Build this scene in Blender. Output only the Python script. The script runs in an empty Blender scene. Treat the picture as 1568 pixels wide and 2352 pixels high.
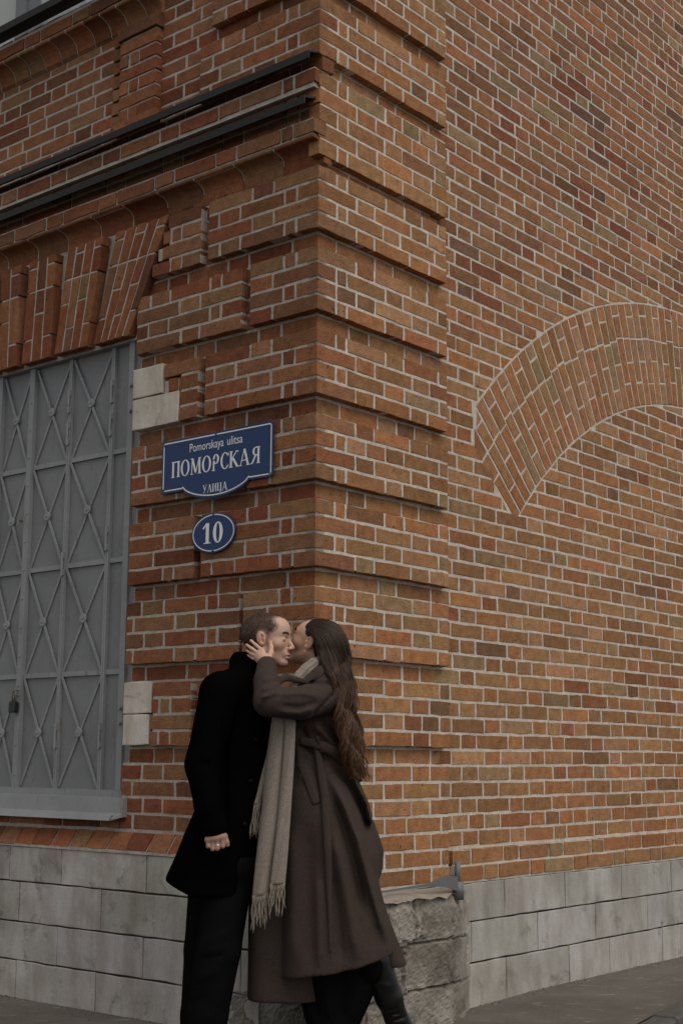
import bpy, bmesh, math, random
import numpy as np
from mathutils import Vector, Matrix, noise as mnoise

# ------------------------------------------------------------------ camera
SC = bpy.context.scene
COL = SC.collection
PITCH, ROLL = math.radians(10.029), math.radians(0.346)
EYE = 1.14
cr, sr, cp, sp = math.cos(ROLL), math.sin(ROLL), math.cos(PITCH), math.sin(PITCH)
_r = Vector((1, 0, 0)); _u = Vector((0, -sp, cp)); _f = Vector((0, cp, sp))
CR = cr * _r + sr * _u; CU = -sr * _r + cr * _u; CF = _f
cd = bpy.data.cameras.new('camera'); cam = bpy.data.objects.new('camera', cd); COL.objects.link(cam)
cd.sensor_fit = 'VERTICAL'; cd.sensor_height = 36.0; cd.lens = 3202.2 / 2352 * 36.0
cd.clip_end = 500
cam.matrix_world = Matrix(((CR.x, CU.x, -CF.x, 0), (CR.y, CU.y, -CF.y, 0), (CR.z, CU.z, -CF.z, EYE), (0, 0, 0, 1)))
SC.camera = cam

# ------------------------------------------------------------------ sky, sun, exposure
SUN_EL, SUN_AZ = math.radians(57), math.radians(139)      # azimuth from +Y towards +X
w = bpy.data.worlds.new('World'); SC.world = w; w.use_nodes = True
nt = w.node_tree; bg = nt.nodes['Background']
sky = nt.nodes.new('ShaderNodeTexSky'); sky.sky_type = 'NISHITA'; sky.sun_disc = False
sky.sun_elevation = SUN_EL; sky.sun_rotation = SUN_AZ
sky.air_density = 1.0; sky.dust_density = 0.6; sky.ozone_density = 1.0
hsv = nt.nodes.new('ShaderNodeHueSaturation'); hsv.inputs['Saturation'].default_value = 0.12
nt.links.new(sky.outputs[0], hsv.inputs['Color']); nt.links.new(hsv.outputs[0], bg.inputs[0])
bg.inputs[1].default_value = 0.10
sd = bpy.data.lights.new('sun', 'SUN'); sd.energy = 1.5; sd.angle = math.radians(60); sd.color = (1.0, 0.94, 0.85)
so = bpy.data.objects.new('sun', sd); COL.objects.link(so)
sv = Vector((math.sin(SUN_AZ) * math.cos(SUN_EL), math.cos(SUN_AZ) * math.cos(SUN_EL), math.sin(SUN_EL)))
so.rotation_euler = sv.to_track_quat('Z', 'Y').to_euler(); so.location = sv * 30
SC.view_settings.view_transform = 'Standard'; SC.view_settings.look = 'None'
SC.view_settings.gamma = 1.0; SC.view_settings.exposure = 0.38
SC.view_settings.use_curve_mapping = False

# ------------------------------------------------------------------ helpers
rng = np.random.default_rng(11); random.seed(5)
def lin(c):
    return tuple(((v / 255) / 12.92 if v / 255 <= 0.04045 else ((v / 255 + 0.055) / 1.055) ** 2.4) for v in c)
def tag(o, label=None, cat=None, group=None, kind=None):
    if label: o['label'] = label
    if cat: o['category'] = cat
    if group: o['group'] = group
    if kind: o['kind'] = kind
    return o
def thing(name, label, cat, loc):
    o = bpy.data.objects.new(name, None); o.empty_display_size = 0.1; COL.objects.link(o); o.location = loc
    return tag(o, label, cat)
def wloc(o):
    v = Vector(o.location); p = o.parent
    return v
BASE = {}
def link(name, me, m, parent=None, smooth=True):
    o = bpy.data.objects.new(name, me); COL.objects.link(o)
    if m is not None: me.materials.append(m)
    if parent is not None:
        o.parent = parent
        b = BASE.get(parent.as_pointer(), Vector(parent.location) if parent.parent is None else Vector((0, 0, 0)))
        # mesh data is in world space: cancel the Empty's own location
        if parent.parent is None and parent.type == 'EMPTY':
            o.matrix_parent_inverse = Matrix.Translation(-Vector(parent.location))
    if len(me.polygons):
        me.polygons.foreach_set('use_smooth', np.full(len(me.polygons), bool(smooth)))
    return o
def mesh(name, V, F, m, parent=None, col=None, smooth=True):
    me = bpy.data.meshes.new(name)
    V = np.asarray(V, dtype=np.float64)
    if isinstance(F, np.ndarray):
        n, k = F.shape
        me.vertices.add(len(V)); me.vertices.foreach_set('co', V.ravel())
        me.loops.add(n * k); me.loops.foreach_set('vertex_index', F.ravel().astype(np.int32))
        me.polygons.add(n); me.polygons.foreach_set('loop_start', np.arange(0, n * k, k, dtype=np.int32))
        try: me.polygons.foreach_set('loop_total', np.full(n, k, dtype=np.int32))
        except Exception: pass
        me.update(calc_edges=True); me.validate()
    else:
        me.from_pydata([tuple(v) for v in V], [], [tuple(int(i) for i in f) for f in F]); me.update()
    if col is not None:
        a = me.attributes.new('Col', 'FLOAT_COLOR', 'POINT')
        c = np.ones((len(V), 4)); c[:, :3] = np.asarray(col); a.data.foreach_set('color', c.ravel())
    return link(name, me, m, parent, smooth)

class MB:
    """collects boxes, bars, tubes, polygons in world space into one mesh"""
    def __init__(s): s.V = []; s.F = []; s.C = []
    def add(s, V, F, c=None):
        b = len(s.V); s.V += [tuple(v) for v in V]; s.F += [tuple(i + b for i in f) for f in F]
        s.C += [c if c is not None else (1, 1, 1)] * len(V)
    def tube(s, pts, rad, n=8, c=None, cap=True):
        pts = [Vector(p) for p in pts]; k = len(pts); V = []; F = []
        ref = Vector((0.31, 0.2, 0.93)); N = None
        for i, p in enumerate(pts):
            t = (pts[min(i + 1, k - 1)] - pts[max(i - 1, 0)]).normalized()
            if N is None: N = (ref - t * ref.dot(t)).normalized()
            N = (N - t * N.dot(t)).normalized(); B = t.cross(N)
            r = rad[i] if hasattr(rad, '__len__') else rad
            for j in range(n):
                a = 2 * math.pi * j / n; V.append(p + (N * math.cos(a) + B * math.sin(a)) * r)
        for i in range(k - 1):
            for j in range(n):
                F.append((i * n + j, i * n + (j + 1) % n, (i + 1) * n + (j + 1) % n, (i + 1) * n + j))
        if cap: F += [tuple(range(n - 1, -1, -1)), tuple((k - 1) * n + j for j in range(n))]
        s.add(V, F, c)
    def build(s, name, m, parent=None, smooth=False, usecol=False):
        return mesh(name, s.V, s.F, m, parent, np.array(s.C) if usecol else None, smooth)

# ------------------------------------------------------------------ node material helpers
def newmat(name, rough=0.8, color=(0.5, 0.5, 0.5), spec=0.3, metal=0.0):
    m = bpy.data.materials.new(name); m.use_nodes = True
    b = m.node_tree.nodes['Principled BSDF']
    b.inputs['Base Color'].default_value = (*color, 1); b.inputs['Roughness'].default_value = rough
    b.inputs['Specular IOR Level'].default_value = spec; b.inputs['Metallic'].default_value = metal
    return m, m.node_tree, b
def N(nt, typ, **kw):
    n = nt.nodes.new(typ)
    for k, v in kw.items():
        if k in n.inputs.keys(): n.inputs[k].default_value = v
        else: setattr(n, k, v)
    return n
def noise_n(nt, scale, detail=4, rough=0.55, vec=None, dist=0.0):
    n = N(nt, 'ShaderNodeTexNoise'); n.inputs['Scale'].default_value = scale; n.inputs['Detail'].default_value = detail
    n.inputs['Roughness'].default_value = rough; n.inputs['Distortion'].default_value = dist
    if vec is not None: nt.links.new(vec, n.inputs['Vector'])
    return n.outputs['Fac']
def ramp(nt, fac, stops):
    r = N(nt, 'ShaderNodeValToRGB'); e = r.color_ramp.elements
    while len(e) < len(stops): e.new(0.5)
    for x, (p, c) in zip(e, stops): x.position = p; x.color = (*c, 1) if len(c) == 3 else c
    nt.links.new(fac, r.inputs[0]); return r.outputs[0]
def mix(nt, fac, a, b, mode='MIX'):
    m = N(nt, 'ShaderNodeMixRGB', blend_type=mode)
    for i, v in ((0, fac), (1, a), (2, b)):
        if hasattr(v, 'links'): nt.links.new(v, m.inputs[i])
        elif isinstance(v, (int, float)): m.inputs[i].default_value = v
        else: m.inputs[i].default_value = (*v, 1)
    return m.outputs[0]
def bump(nt, b, h, strength=0.5, dist=0.004, prev=None):
    n = N(nt, 'ShaderNodeBump'); n.inputs['Strength'].default_value = strength; n.inputs['Distance'].default_value = dist
    nt.links.new(h, n.inputs['Height'])
    if prev is not None: nt.links.new(prev, n.inputs['Normal'])
    nt.links.new(n.outputs[0], b.inputs['Normal']); return n.outputs[0]
def coords(nt, scale=None):
    t = N(nt, 'ShaderNodeTexCoord').outputs['Object']
    if scale:
        m = N(nt, 'ShaderNodeMapping'); m.inputs['Scale'].default_value = scale; nt.links.new(t, m.inputs[0]); return m.outputs[0]
    return t

def mat_brick():
    m, nt, b = newmat('brick', 0.9, spec=0.15)
    v = coords(nt); a = N(nt, 'ShaderNodeAttribute', attribute_name='Col').outputs['Color']
    f1 = ramp(nt, noise_n(nt, 22, 6, 0.65, v), [(0.3, (0.72, 0.7, 0.68)), (0.7, (1.18, 1.18, 1.18))])
    c = mix(nt, 1.0, a, f1, 'MULTIPLY')
    f2 = ramp(nt, noise_n(nt, 130, 4, 0.7, v), [(0.33, (0.62, 0.6, 0.58)), (0.5, (1, 1, 1)), (0.72, (1.15, 1.14, 1.1))])
    c = mix(nt, 0.8, c, f2, 'MULTIPLY')
    pit = ramp(nt, noise_n(nt, 60, 3, 0.6, v, 0.6), [(0.28, (1, 1, 1)), (0.36, (0, 0, 0))])
    c = mix(nt, pit, c, (0.035, 0.02, 0.014))
    dust = ramp(nt, noise_n(nt, 34, 5, 0.75, v), [(0.60, (0, 0, 0)), (0.78, (0.3, 0.3, 0.3))])
    c = mix(nt, dust, c, (0.34, 0.27, 0.2))
    nt.links.new(c, b.inputs['Base Color'])
    vv = coords(nt, (1, 1, 2.2))
    n1 = bump(nt, b, noise_n(nt, 55, 6, 0.7, vv, 0.5), 0.8, 0.006)
    bump(nt, b, noise_n(nt, 260, 3, 0.7, v), 0.45, 0.0025, n1)
    return m
def mat_mortar():
    m, nt, b = newmat('mortar', 0.95, spec=0.1)
    v = coords(nt); a = N(nt, 'ShaderNodeAttribute', attribute_name='Col').outputs['Color']
    c = mix(nt, 1.0, a, ramp(nt, noise_n(nt, 14, 6, 0.7, v), [(0.3, (0.7, 0.68, 0.65)), (0.7, (1.12, 1.12, 1.12))]), 'MULTIPLY')
    c = mix(nt, 1.0, c, ramp(nt, noise_n(nt, 170, 4, 0.7, v), [(0.3, (0.55, 0.52, 0.5)), (0.55, (1.05, 1.05, 1.05))]), 'MULTIPLY')
    nt.links.new(c, b.inputs['Base Color'])
    bump(nt, b, noise_n(nt, 110, 5, 0.75, v), 0.9, 0.006)
    return m
def mat_stone(name, base, dark, streak=True):
    m, nt, b = newmat(name, 0.88, spec=0.2)
    v = coords(nt)
    c = ramp(nt, noise_n(nt, 3.1, 6, 0.62, v), [(0.3, dark), (0.62, base)])
    if streak:
        vs = coords(nt, (5, 5, 1.1))
        st = ramp(nt, noise_n(nt, 1.9, 5, 0.65, vs), [(0.36, (0.70, 0.66, 0.61)), (0.56, (1.04, 1.04, 1.04))])
        c = mix(nt, 0.6, c, st, 'MULTIPLY')
    a = N(nt, 'ShaderNodeAttribute', attribute_name='Col').outputs['Color']
    c = mix(nt, 1.0, c, a, 'MULTIPLY')
    c = mix(nt, 0.6, c, ramp(nt, noise_n(nt, 190, 4, 0.7, v), [(0.3, (0.62, 0.6, 0.58)), (0.6, (1.08, 1.08, 1.08))]), 'MULTIPLY')
    bl = ramp(nt, noise_n(nt, 6, 6, 0.72, v, 0.6), [(0.30, (.75, .75, .75)), (0.43, (0, 0, 0))])
    c = mix(nt, bl, c, tuple(x * 0.45 for x in dark))
    nt.links.new(c, b.inputs['Base Color'])
    n1 = bump(nt, b, noise_n(nt, 18, 6, 0.6, v), 0.35, 0.006)
    bump(nt, b, noise_n(nt, 230, 3, 0.6, v), 0.3, 0.0015, n1)
    return m
def mat_paint(name, col, rust=0.5, rough=0.55):
    m, nt, b = newmat(name, rough, spec=0.35)
    v = coords(nt); vs = coords(nt, (7, 7, 1.2))
    c = ramp(nt, noise_n(nt, 4, 5, 0.6, v), [(0.3, tuple(x * 0.86 for x in col)), (0.7, tuple(x * 1.08 for x in col))])
    c = mix(nt, 0.5, c, ramp(nt, noise_n(nt, 150, 3, 0.7, v), [(0.3, (0.75, 0.74, 0.72)), (0.6, (1.06, 1.06, 1.06))]), 'MULTIPLY')
    if rust:
        r = ramp(nt, noise_n(nt, 5.5, 7, 0.72, vs, 0.5), [(0.585, (0, 0, 0)), (0.72, (rust, rust, rust))])
        c = mix(nt, r, c, (0.10, 0.052, 0.024))
    nt.links.new(c, b.inputs['Base Color'])
    bump(nt, b, noise_n(nt, 90, 4, 0.6, v), 0.15, 0.001)
    return m
def mat_cloth(name, col, hi, rough=0.95, scale=420, sheen=0.2, rib=0.0):
    m, nt, b = newmat(name, rough, spec=0.08)
    v = coords(nt)
    c = ramp(nt, noise_n(nt, scale, 3, 0.8, v), [(0.3, col), (0.7, hi)])
    c = mix(nt, 0.5, c, ramp(nt, noise_n(nt, 7, 4, 0.6, v), [(0.3, (0.82, 0.82, 0.82)), (0.7, (1.1, 1.1, 1.1))]), 'MULTIPLY')
    c = mix(nt, 0.8, c, ramp(nt, noise_n(nt, 230, 3, 0.8, v), [(0.32, (0.62, 0.62, 0.62)), (0.68, (1.32, 1.32, 1.32))]), 'MULTIPLY')
    nt.links.new(c, b.inputs['Base Color'])
    b.inputs['Specular IOR Level'].default_value = 0.0 if sheen == 0 else 0.05; b.inputs['Sheen Weight'].default_value = sheen; b.inputs['Sheen Roughness'].default_value = 0.5
    b.inputs['Sheen Tint'].default_value = (*hi, 1)
    n1 = bump(nt, b, noise_n(nt, 38, 3, 0.5, v), 0.25, 0.006)
    bump(nt, b, noise_n(nt, scale, 2, 0.7, v), 0.5, 0.0012, n1)
    return m
BRICK = mat_brick(); MORTAR = mat_mortar()
STONE = mat_stone('plinth_stone', (0.40, 0.38, 0.355), (0.25, 0.23, 0.20))
ROUGHSTONE = mat_stone('broken_stone', (0.245, 0.22, 0.185), (0.12, 0.10, 0.08), streak=False)
WHITEST = mat_stone('white_stone', (0.60, 0.56, 0.50), (0.42, 0.37, 0.31))
SHUT = mat_paint('grey_paint', (0.172, 0.175, 0.180), 0.9)
SHUTF = mat_paint('grey_steel', (0.225, 0.228, 0.232), 0.8)
FLASH = mat_paint('dark_flashing', (0.016, 0.015, 0.015), 0.0, 0.75)

# ------------------------------------------------------------------ wall frames: u along the wall from the corner, z up, w outwards
CORNER = np.array([-0.1108, 5.871, 0.0])
AL, BE = math.radians(50.234), math.radians(39.766)
class Frame:
    def __init__(s, o, t, up, n): s.o, s.t, s.up, s.n = [np.array(x, dtype=float) for x in (o, t, up, n)]
    def P(s, u, z, w):
        u, z, w = np.broadcast_arrays(np.asarray(u, float), np.asarray(z, float), np.asarray(w, float))
        return s.o + u[..., None] * s.t + z[..., None] * s.up + w[..., None] * s.n
    def tilt(s, z0, w0, ang):
        up = np.array([0, 0, 1.0]) * math.cos(ang) - s.n * math.sin(ang)
        n = s.n * math.cos(ang) + np.array([0, 0, 1.0]) * math.sin(ang)
        return Frame(s.o + s.n * w0 + np.array([0, 0, z0]), s.t, up, n)
ZU = (0, 0, 1)
FL = Frame(CORNER, (-math.sin(AL), math.cos(AL), 0), ZU, (-math.cos(AL), -math.sin(AL), 0))
FR = Frame(CORNER, (math.sin(BE), math.cos(BE), 0), ZU, (math.cos(BE), -math.sin(BE), 0))
CH = 0.0757; Z0 = 1.195; JT = 0.0136
def zk(k): return Z0 + CH * k
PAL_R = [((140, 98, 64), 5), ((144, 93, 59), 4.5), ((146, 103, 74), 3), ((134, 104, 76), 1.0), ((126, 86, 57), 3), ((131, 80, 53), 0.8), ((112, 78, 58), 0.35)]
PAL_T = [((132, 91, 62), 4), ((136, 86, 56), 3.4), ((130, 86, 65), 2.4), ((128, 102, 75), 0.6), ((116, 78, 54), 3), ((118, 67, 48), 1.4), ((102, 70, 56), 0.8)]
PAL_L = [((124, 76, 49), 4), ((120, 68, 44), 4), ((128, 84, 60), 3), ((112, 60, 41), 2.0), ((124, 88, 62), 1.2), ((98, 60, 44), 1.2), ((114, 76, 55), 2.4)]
BRI = 1.20
def pick(pal, n):
    p = np.array([x[1] for x in pal], float); p /= p.sum()
    c = np.array([lin(x[0]) for x in pal])[rng.choice(len(pal), n, p=p)]
    g = c @ np.array([0.3, 0.6, 0.1]); c = (g[:, None] + (c - g[:, None]) * 0.90) * np.array([0.99, 1.03, 0.92])
    return np.clip(c * BRI * rng.normal(1, 0.10, (n, 1)) * rng.normal(1, 0.02, (n, 3)), 0.01, 0.9)
# brick template: rings from the buried back edge to the worn front face
SU = np.array([0, 0, 1, 2, 3, 4, 5, 5]); SZ = np.array([0, 0, 1, 2, 3, 4, 4])
def bricks(fr, B, pal, lists, depth=0.035, corner=0, rough=1.0, col=None):
    """B: rows of u0,u1,z0,z1,w. corner=1: bricks whose u0 is the building corner get a tight arris there"""
    B = np.asarray(B, float)
    if not len(B): return
    n = len(B); NU, NZ = 8, 7
    u0, u1, z0, z1, ww = B.T
    u0 = u0 + rng.normal(0, 0.0012, n) * (u0 > 0.06); u1 = u1 + rng.normal(0, 0.0012, n)
    ins = 0.0020
    iu = np.minimum(ins, (u1 - u0) * 0.25); L = u1 - u0
    fu = np.stack([u0, u0, u0 + iu, u0 + L * 0.36, u0 + L * 0.64, u1 - iu, u1, u1], 1)
    H = z1 - z0
    fz = np.stack([z0, z0, z0 + ins, z0 + H * 0.5, z1 - ins, z1, z1], 1)
    U = np.repeat(fu[:, None, :], NZ, 1); Zz = np.repeat(fz[:, :, None], NU, 2)
    W = np.repeat(np.repeat(ww[:, None, None], NZ, 1), NU, 2).copy()
    W += np.clip(rng.normal(0, 0.0007, (n, 1, 1)), -.0008, .0022) * rough
    W += np.clip(rng.normal(0, 0.0005, W.shape), -.0006, .0012) * rough
    edge = np.zeros((NZ, NU), bool); edge[1, 1:-1] = edge[-2, 1:-1] = True; edge[1:-1, 1] = edge[1:-1, -2] = True
    back = np.zeros((NZ, NU), bool); back[0] = back[-1] = True; back[:, 0] = back[:, -1] = True
    jz = rng.normal(0, 0.0016, (n, NZ, NU)) * rough; ju = rng.normal(0, 0.0016, (n, NZ, NU)) * rough
    # edges wander together with their buried ring
    jz[:, 0] = jz[:, 1]; jz[:, -1] = jz[:, -2]; ju[:, :, 0] = ju[:, :, 1]; ju[:, :, -1] = ju[:, :, -2]
    Zz = Zz + jz * (edge | back); U = U + ju * (edge | back)
    W = np.where(edge, W - 0.0011, W); W = np.where(back, ww[:, None, None] - depth, W)
    # rounded corners
    for a in (1, -2):
        for b in (1, -2):
            U[:, a, b] += (0.0028 if b == 1 else -0.0028); Zz[:, a, b] += (0.0024 if a == 1 else -0.0024); W[:, a, b] -= 0.001
    if corner:
        c = np.where(u0 < 0.06)[0]
        for i in c:
            ub = u0[i]
            U[i, :, 1] = ub + 0.0005; W[i, 1:-1, 1] = ww[i] - 0.0008 + rng.normal(0, 0.0008, NZ - 2)
            U[i, :, 0] = ub + 0.0015; W[i, 1:-1, 0] = ww[i] - 0.012
            U[i, :, 2] = ub + 0.006
    zc = (z0 + z1) / 2; uc = (u0 + u1) / 2
    Zz += (0.0022 * np.sin(uc * 1.9 + zc * 2.0) + 0.0012 * np.sin(uc * 5.3 + zc * 9))[:, None, None] * rough
    P = fr.P(U, Zz, W).reshape(-1, 3)
    idx = np.arange(NZ * NU).reshape(NZ, NU)
    q = np.stack([idx[:-1, :-1], idx[:-1, 1:], idx[1:, 1:], idx[1:, :-1]], -1).reshape(-1, 4)
    if np.dot(np.cross(fr.t, fr.up), fr.n) < 0: q = q[:, ::-1]
    F = (q[None] + (np.arange(n) * NZ * NU)[:, None, None]).reshape(-1, 4)
    c = pick(pal, n) if col is None else np.asarray(col)
    lists.append((P, F, np.repeat(c, NZ * NU, 0)))
def polybrick(fr, poly, w0, pal, lists, depth=0.035, ins=0.003, col=None, jit=0.0004):
    poly = np.asarray(poly, float); n = len(poly)
    if n < 3: return
    # split long edges
    pts = []
    for i in range(n):
        a, b = poly[i], poly[(i + 1) % n]; k = max(1, int(np.hypot(*(b - a)) / 0.07))
        for j in range(k): pts.append(a + (b - a) * j / k)
    pts = np.array(pts); m = len(pts); c = pts.mean(0)
    pts = pts + rng.normal(0, 0.0012, pts.shape)
    d = c - pts; dl = np.hypot(*d.T)[:, None]
    inn = pts + d / np.maximum(dl, 1e-6) * np.minimum(ins * 1.3, dl * 0.4)
    w0 = w0 + np.clip(rng.normal(0, 0.0007), -.0006, .002)
    V = np.vstack([fr.P(pts[:, 0], pts[:, 1], np.full(m, w0 - depth)), fr.P(pts[:, 0], pts[:, 1], np.full(m, w0 - 0.0016)),
                   fr.P(inn[:, 0], inn[:, 1], w0 + rng.normal(0, 1, m) * jit), fr.P(c[0], c[1], w0)[None]])
    F = []
    for i in range(m):
        j = (i + 1) % m
        F += [(i, j, m + j, m + i), (m + i, m + j, 2 * m + j, 2 * m + i), (2 * m + i, 2 * m + j, 3 * m, 3 * m)]
    area = 0.5 * np.sum(pts[:, 0] * np.roll(pts[:, 1], -1) - np.roll(pts[:, 0], -1) * pts[:, 1])
    s = np.dot(np.cross(fr.t, fr.up), fr.n) * area
    F = np.array(F)
    if s < 0: F = F[:, ::-1]
    cc = pick(pal, 1)[0] if col is None else col
    lists.append((V, F, np.repeat(np.array([cc]), len(V), 0)))
def profile_bricks(fr, ivs, prof, pal, lists, depth=0.05, mort=None):
    """moulded bricks: prof is a list of (w, z) from bottom to top"""
    prof = np.array(prof, float); k = len(prof)
    if mort is not None:
        us = np.array([ivs[0][0] + .012, ivs[-1][1]]); U = np.repeat(us[None], k, 0); Zz = np.repeat(prof[:, 1][:, None], 2, 1); W = np.repeat(prof[:, 0][:, None] - 0.006, 2, 1)
        idx = np.arange(k * 2).reshape(k, 2); q = np.stack([idx[:-1, 0], idx[:-1, 1], idx[1:, 1], idx[1:, 0]], -1)
        mort.append((fr.P(U, Zz, W).reshape(-1, 3), q, np.repeat(MC_L[None], k * 2, 0)))
    for a, b in ivs:
        us = np.array([a, a, a + 0.004, (a + b) / 2, b - 0.004, b, b]); ws = np.array([-depth, -0.004, 0, 0, 0, -0.004, -depth])
        jit = rng.normal(0, 0.0004); o = np.clip(rng.normal(0, 0.0008), -.001, .002)
        U = np.repeat(us[None], k, 0); Zz = np.repeat(prof[:, 1][:, None], 7, 1) + jit; W = prof[:, 0][:, None] + ws[None] + o
        P = fr.P(U, Zz, W).reshape(-1, 3); idx = np.arange(k * 7).reshape(k, 7)
        q = np.stack([idx[:-1, :-1], idx[:-1, 1:], idx[1:, 1:], idx[1:, :-1]], -1).reshape(-1, 4)
        if np.dot(np.cross(fr.t, fr.up), fr.n) < 0: q = q[:, ::-1]
        lists.append((P, q, np.repeat(pick(pal, 1), k * 7, 0)))
def flush(name, lists, parent, m=None, mort=(), smooth=False):
    """one mesh: the bricks in slot 0, the mortar between them in slot 1"""
    b = 0; V = []; F = []; C = []; MI = []
    for k, ls in enumerate((lists, mort)):
        for v, f, c in ls:
            V.append(v); F.append(f + b); C.append(c); b += len(v); MI.append(np.full(len(f), k))
    V = np.vstack(V); F = np.vstack(F); C = np.vstack(C); MI = np.concatenate(MI)
    tri = (F[:, 2] == F[:, 3]) | (F[:, 0] == F[:, 1])
    FF = F if not tri.any() else [tuple(dict.fromkeys(f)) for f in F.tolist()]
    o = mesh(name, V, FF, m or BRICK, parent, C, smooth)
    if len(mort):
        o.data.materials.append(MORTAR)
        if len(o.data.polygons) == len(MI): o.data.polygons.foreach_set('material_index', MI.astype(np.int32))
    return o
def bond(u0, u1, k, jitter=0.006, first=None, st=0.2630, hd=0.1232, JT=0.0148):
    """Flemish bond between u0 and u1; first: 's' or 'h' forces the piece at u0"""
    out = []
    if first is None:
        ph = -((k % 2) * (st + hd + 2 * JT) / 2 + 0.05 + rng.uniform(-.012, .012)); u = u0 + ph - (st + hd + 2 * JT); s = True
    else:
        u = u0; s = (first == 's')
        if not s:                                   # header at the quoin, then a narrow closer
            out += [(u, u + hd), (u + hd + JT, u + hd + JT + 0.058)]; u += hd + 2 * JT + 0.058; s = True
    while u < u1:
        l = (st if s else hd) + (rng.normal(0, jitter) if u > u0 else 0)
        if s and rng.random() < 0.035:
            h = (l - JT) / 2; out += [(u, u + h), (u + h + JT, u + l)]
        else: out.append((u, u + l))
        u += l + JT; s = not s
    res = []
    for a, b in out:
        a, b = max(a, u0), min(b, u1)
        if b - a > 0.035: res.append([a, b])
    if res: 
        if res[-1][1] < u1 - 0.001: res[-1][1] = u1
        if res[0][0] > u0 + 0.001: res[0][0] = u0
    return res
def rows(fr, u0, u1, ks, w, first=None, zoff=0.0, corner=False):
    B = []
    for k in ks:
        f = None
        if first == 'alt': f = 's' if k % 2 else 'h'
        for a, b in bond(u0, u1, k, first=f): B.append((a, b, zk(k) + zoff, zk(k) + zoff + CH - JT, w))
    return B
def sheet(fr, u0, u1, z0, z1, w, lists, col, step=0.06):
    nu, nz = max(2, int((u1 - u0) / step)), max(2, int((z1 - z0) / step))
    U, Z = np.meshgrid(np.linspace(u0, u1, nu), np.linspace(z0, z1, nz)); W = w + rng.normal(0, 0.0004, U.shape)
    P = fr.P(U, Z, W).reshape(-1, 3); idx = np.arange(nu * nz).reshape(nz, nu)
    q = np.stack([idx[:-1, :-1], idx[:-1, 1:], idx[1:, 1:], idx[1:, :-1]], -1).reshape(-1, 4)
    if np.dot(np.cross(fr.t, fr.up), fr.n) < 0: q = q[:, ::-1]
    lists.append((P, q, np.repeat(np.array([col]), len(P), 0)))
def box(fr, u0, u1, z0, z1, w0, w1, lists, col, skip=()):
    P = fr.P(np.array([u0, u1, u1, u0, u0, u1, u1, u0]), np.array([z0, z0, z1, z1, z0, z0, z1, z1]), np.array([w0] * 4 + [w1] * 4))
    F = np.array([(4, 5, 6, 7), (1, 0, 3, 2), (0, 1, 5, 4), (2, 3, 7, 6), (1, 2, 6, 5), (3, 0, 4, 7)])
    if np.dot(np.cross(fr.t, fr.up), fr.n) < 0: F = F[:, ::-1]
    lists.append((P, F, np.repeat(np.array([col]), 8, 0)))
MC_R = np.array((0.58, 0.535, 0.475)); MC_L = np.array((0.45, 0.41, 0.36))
# ================================================================== THE BUILDING
B0 = thing('brick_building', 'red and tan brick corner building with rusticated quoins on a grey stone plinth', 'building', tuple(CORNER))
GW = -0.045                                            # plane of the wall behind the quoin blocks
def palR(z): return PAL_R if z < 3.0 else PAL_T
def bricks_mixed(fr, Bl, lists, **kw):
    """tan brick low on the side wall, redder and purpler brick higher up"""
    Bl = np.asarray(Bl, float); p = np.clip((Bl[:, 2] - 2.6) / 2.0, 0, 1); hi = rng.random(len(Bl)) < p
    for m, pal in ((hi, PAL_T), (~hi, PAL_R)):
        if m.any(): bricks(fr, Bl[m], pal, lists, **kw)

# ---- side wall (right face) with its blind arch
AC = np.array([3.868, 0.421]); R1, R2 = 2.96, 3.585; TH = math.radians(139.0)
SKD = np.array([-0.381, 0.403]) / 0.555; SKN = np.array([-0.727, -0.687])     # along and across the skewback
S0 = np.array([1.651, 2.328])
def clip(poly, n, d):
    out = []
    for i in range(len(poly)):
        a, b = poly[i], poly[(i + 1) % len(poly)]; da, db = a @ n - d, b @ n - d
        if da >= 0: out.append(a)
        if (da >= 0) != (db >= 0): out.append(a + (b - a) * da / (da - db))
    return np.array(out)
def parea(p):
    return 0 if len(p) < 3 else abs(0.5 * np.sum(p[:, 0] * np.roll(p[:, 1], -1) - np.roll(p[:, 0], -1) * p[:, 1]))
def outside(p):
    q = p - AC; r = np.hypot(*q); mir = q.copy(); mir[0] = -abs(mir[0]); t = math.atan2(mir[1], mir[0])
    return q[0] + AC[0] < 1.258 or r > R2 + 0.012 or r < R1 - 0.012 or t > TH + 0.004 or t < 0
W = []; M = []
full = []; cut = []
for k in range(-6, 84):
    z0, z1 = zk(k), zk(k) + CH - JT
    for a, b in bond(0.90, 6.4, k):
        cs = [np.array(c) for c in ((a, z0), (b, z0), (b, z1), (a, z1))]
        if all(outside(c) for c in cs): full.append((a, b, z0, z1, -0.04)); continue
        rect = np.array(cs); ctr = rect.mean(0) - AC; rad = ctr / np.hypot(*ctr)
        best = None
        cands = [clip(rect, rad, rad @ AC + R2 + 0.012), clip(rect, -rad, -(rad @ AC) - R1 + 0.012)]
        sgn = 1 if ctr[0] < 0 else -1
        n2 = np.array([SKN[0] * sgn, SKN[1]]); s0 = np.array([AC[0] + (S0[0] - AC[0]) * sgn, S0[1]])
        cands.append(clip(rect, n2, n2 @ s0 + 0.010)); cands.append(clip(rect, np.array([-1.0, 0]), -1.258))
        for c in cands:
            ar = parea(c)
            if ar > 0.0007 and (best is None or ar > parea(best)) and outside((c.mean(0))): best = c
        if best is not None: cut.append(best)
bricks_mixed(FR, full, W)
for c in cut: polybrick(FR, c, -0.04, PAL_R, W)
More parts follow.
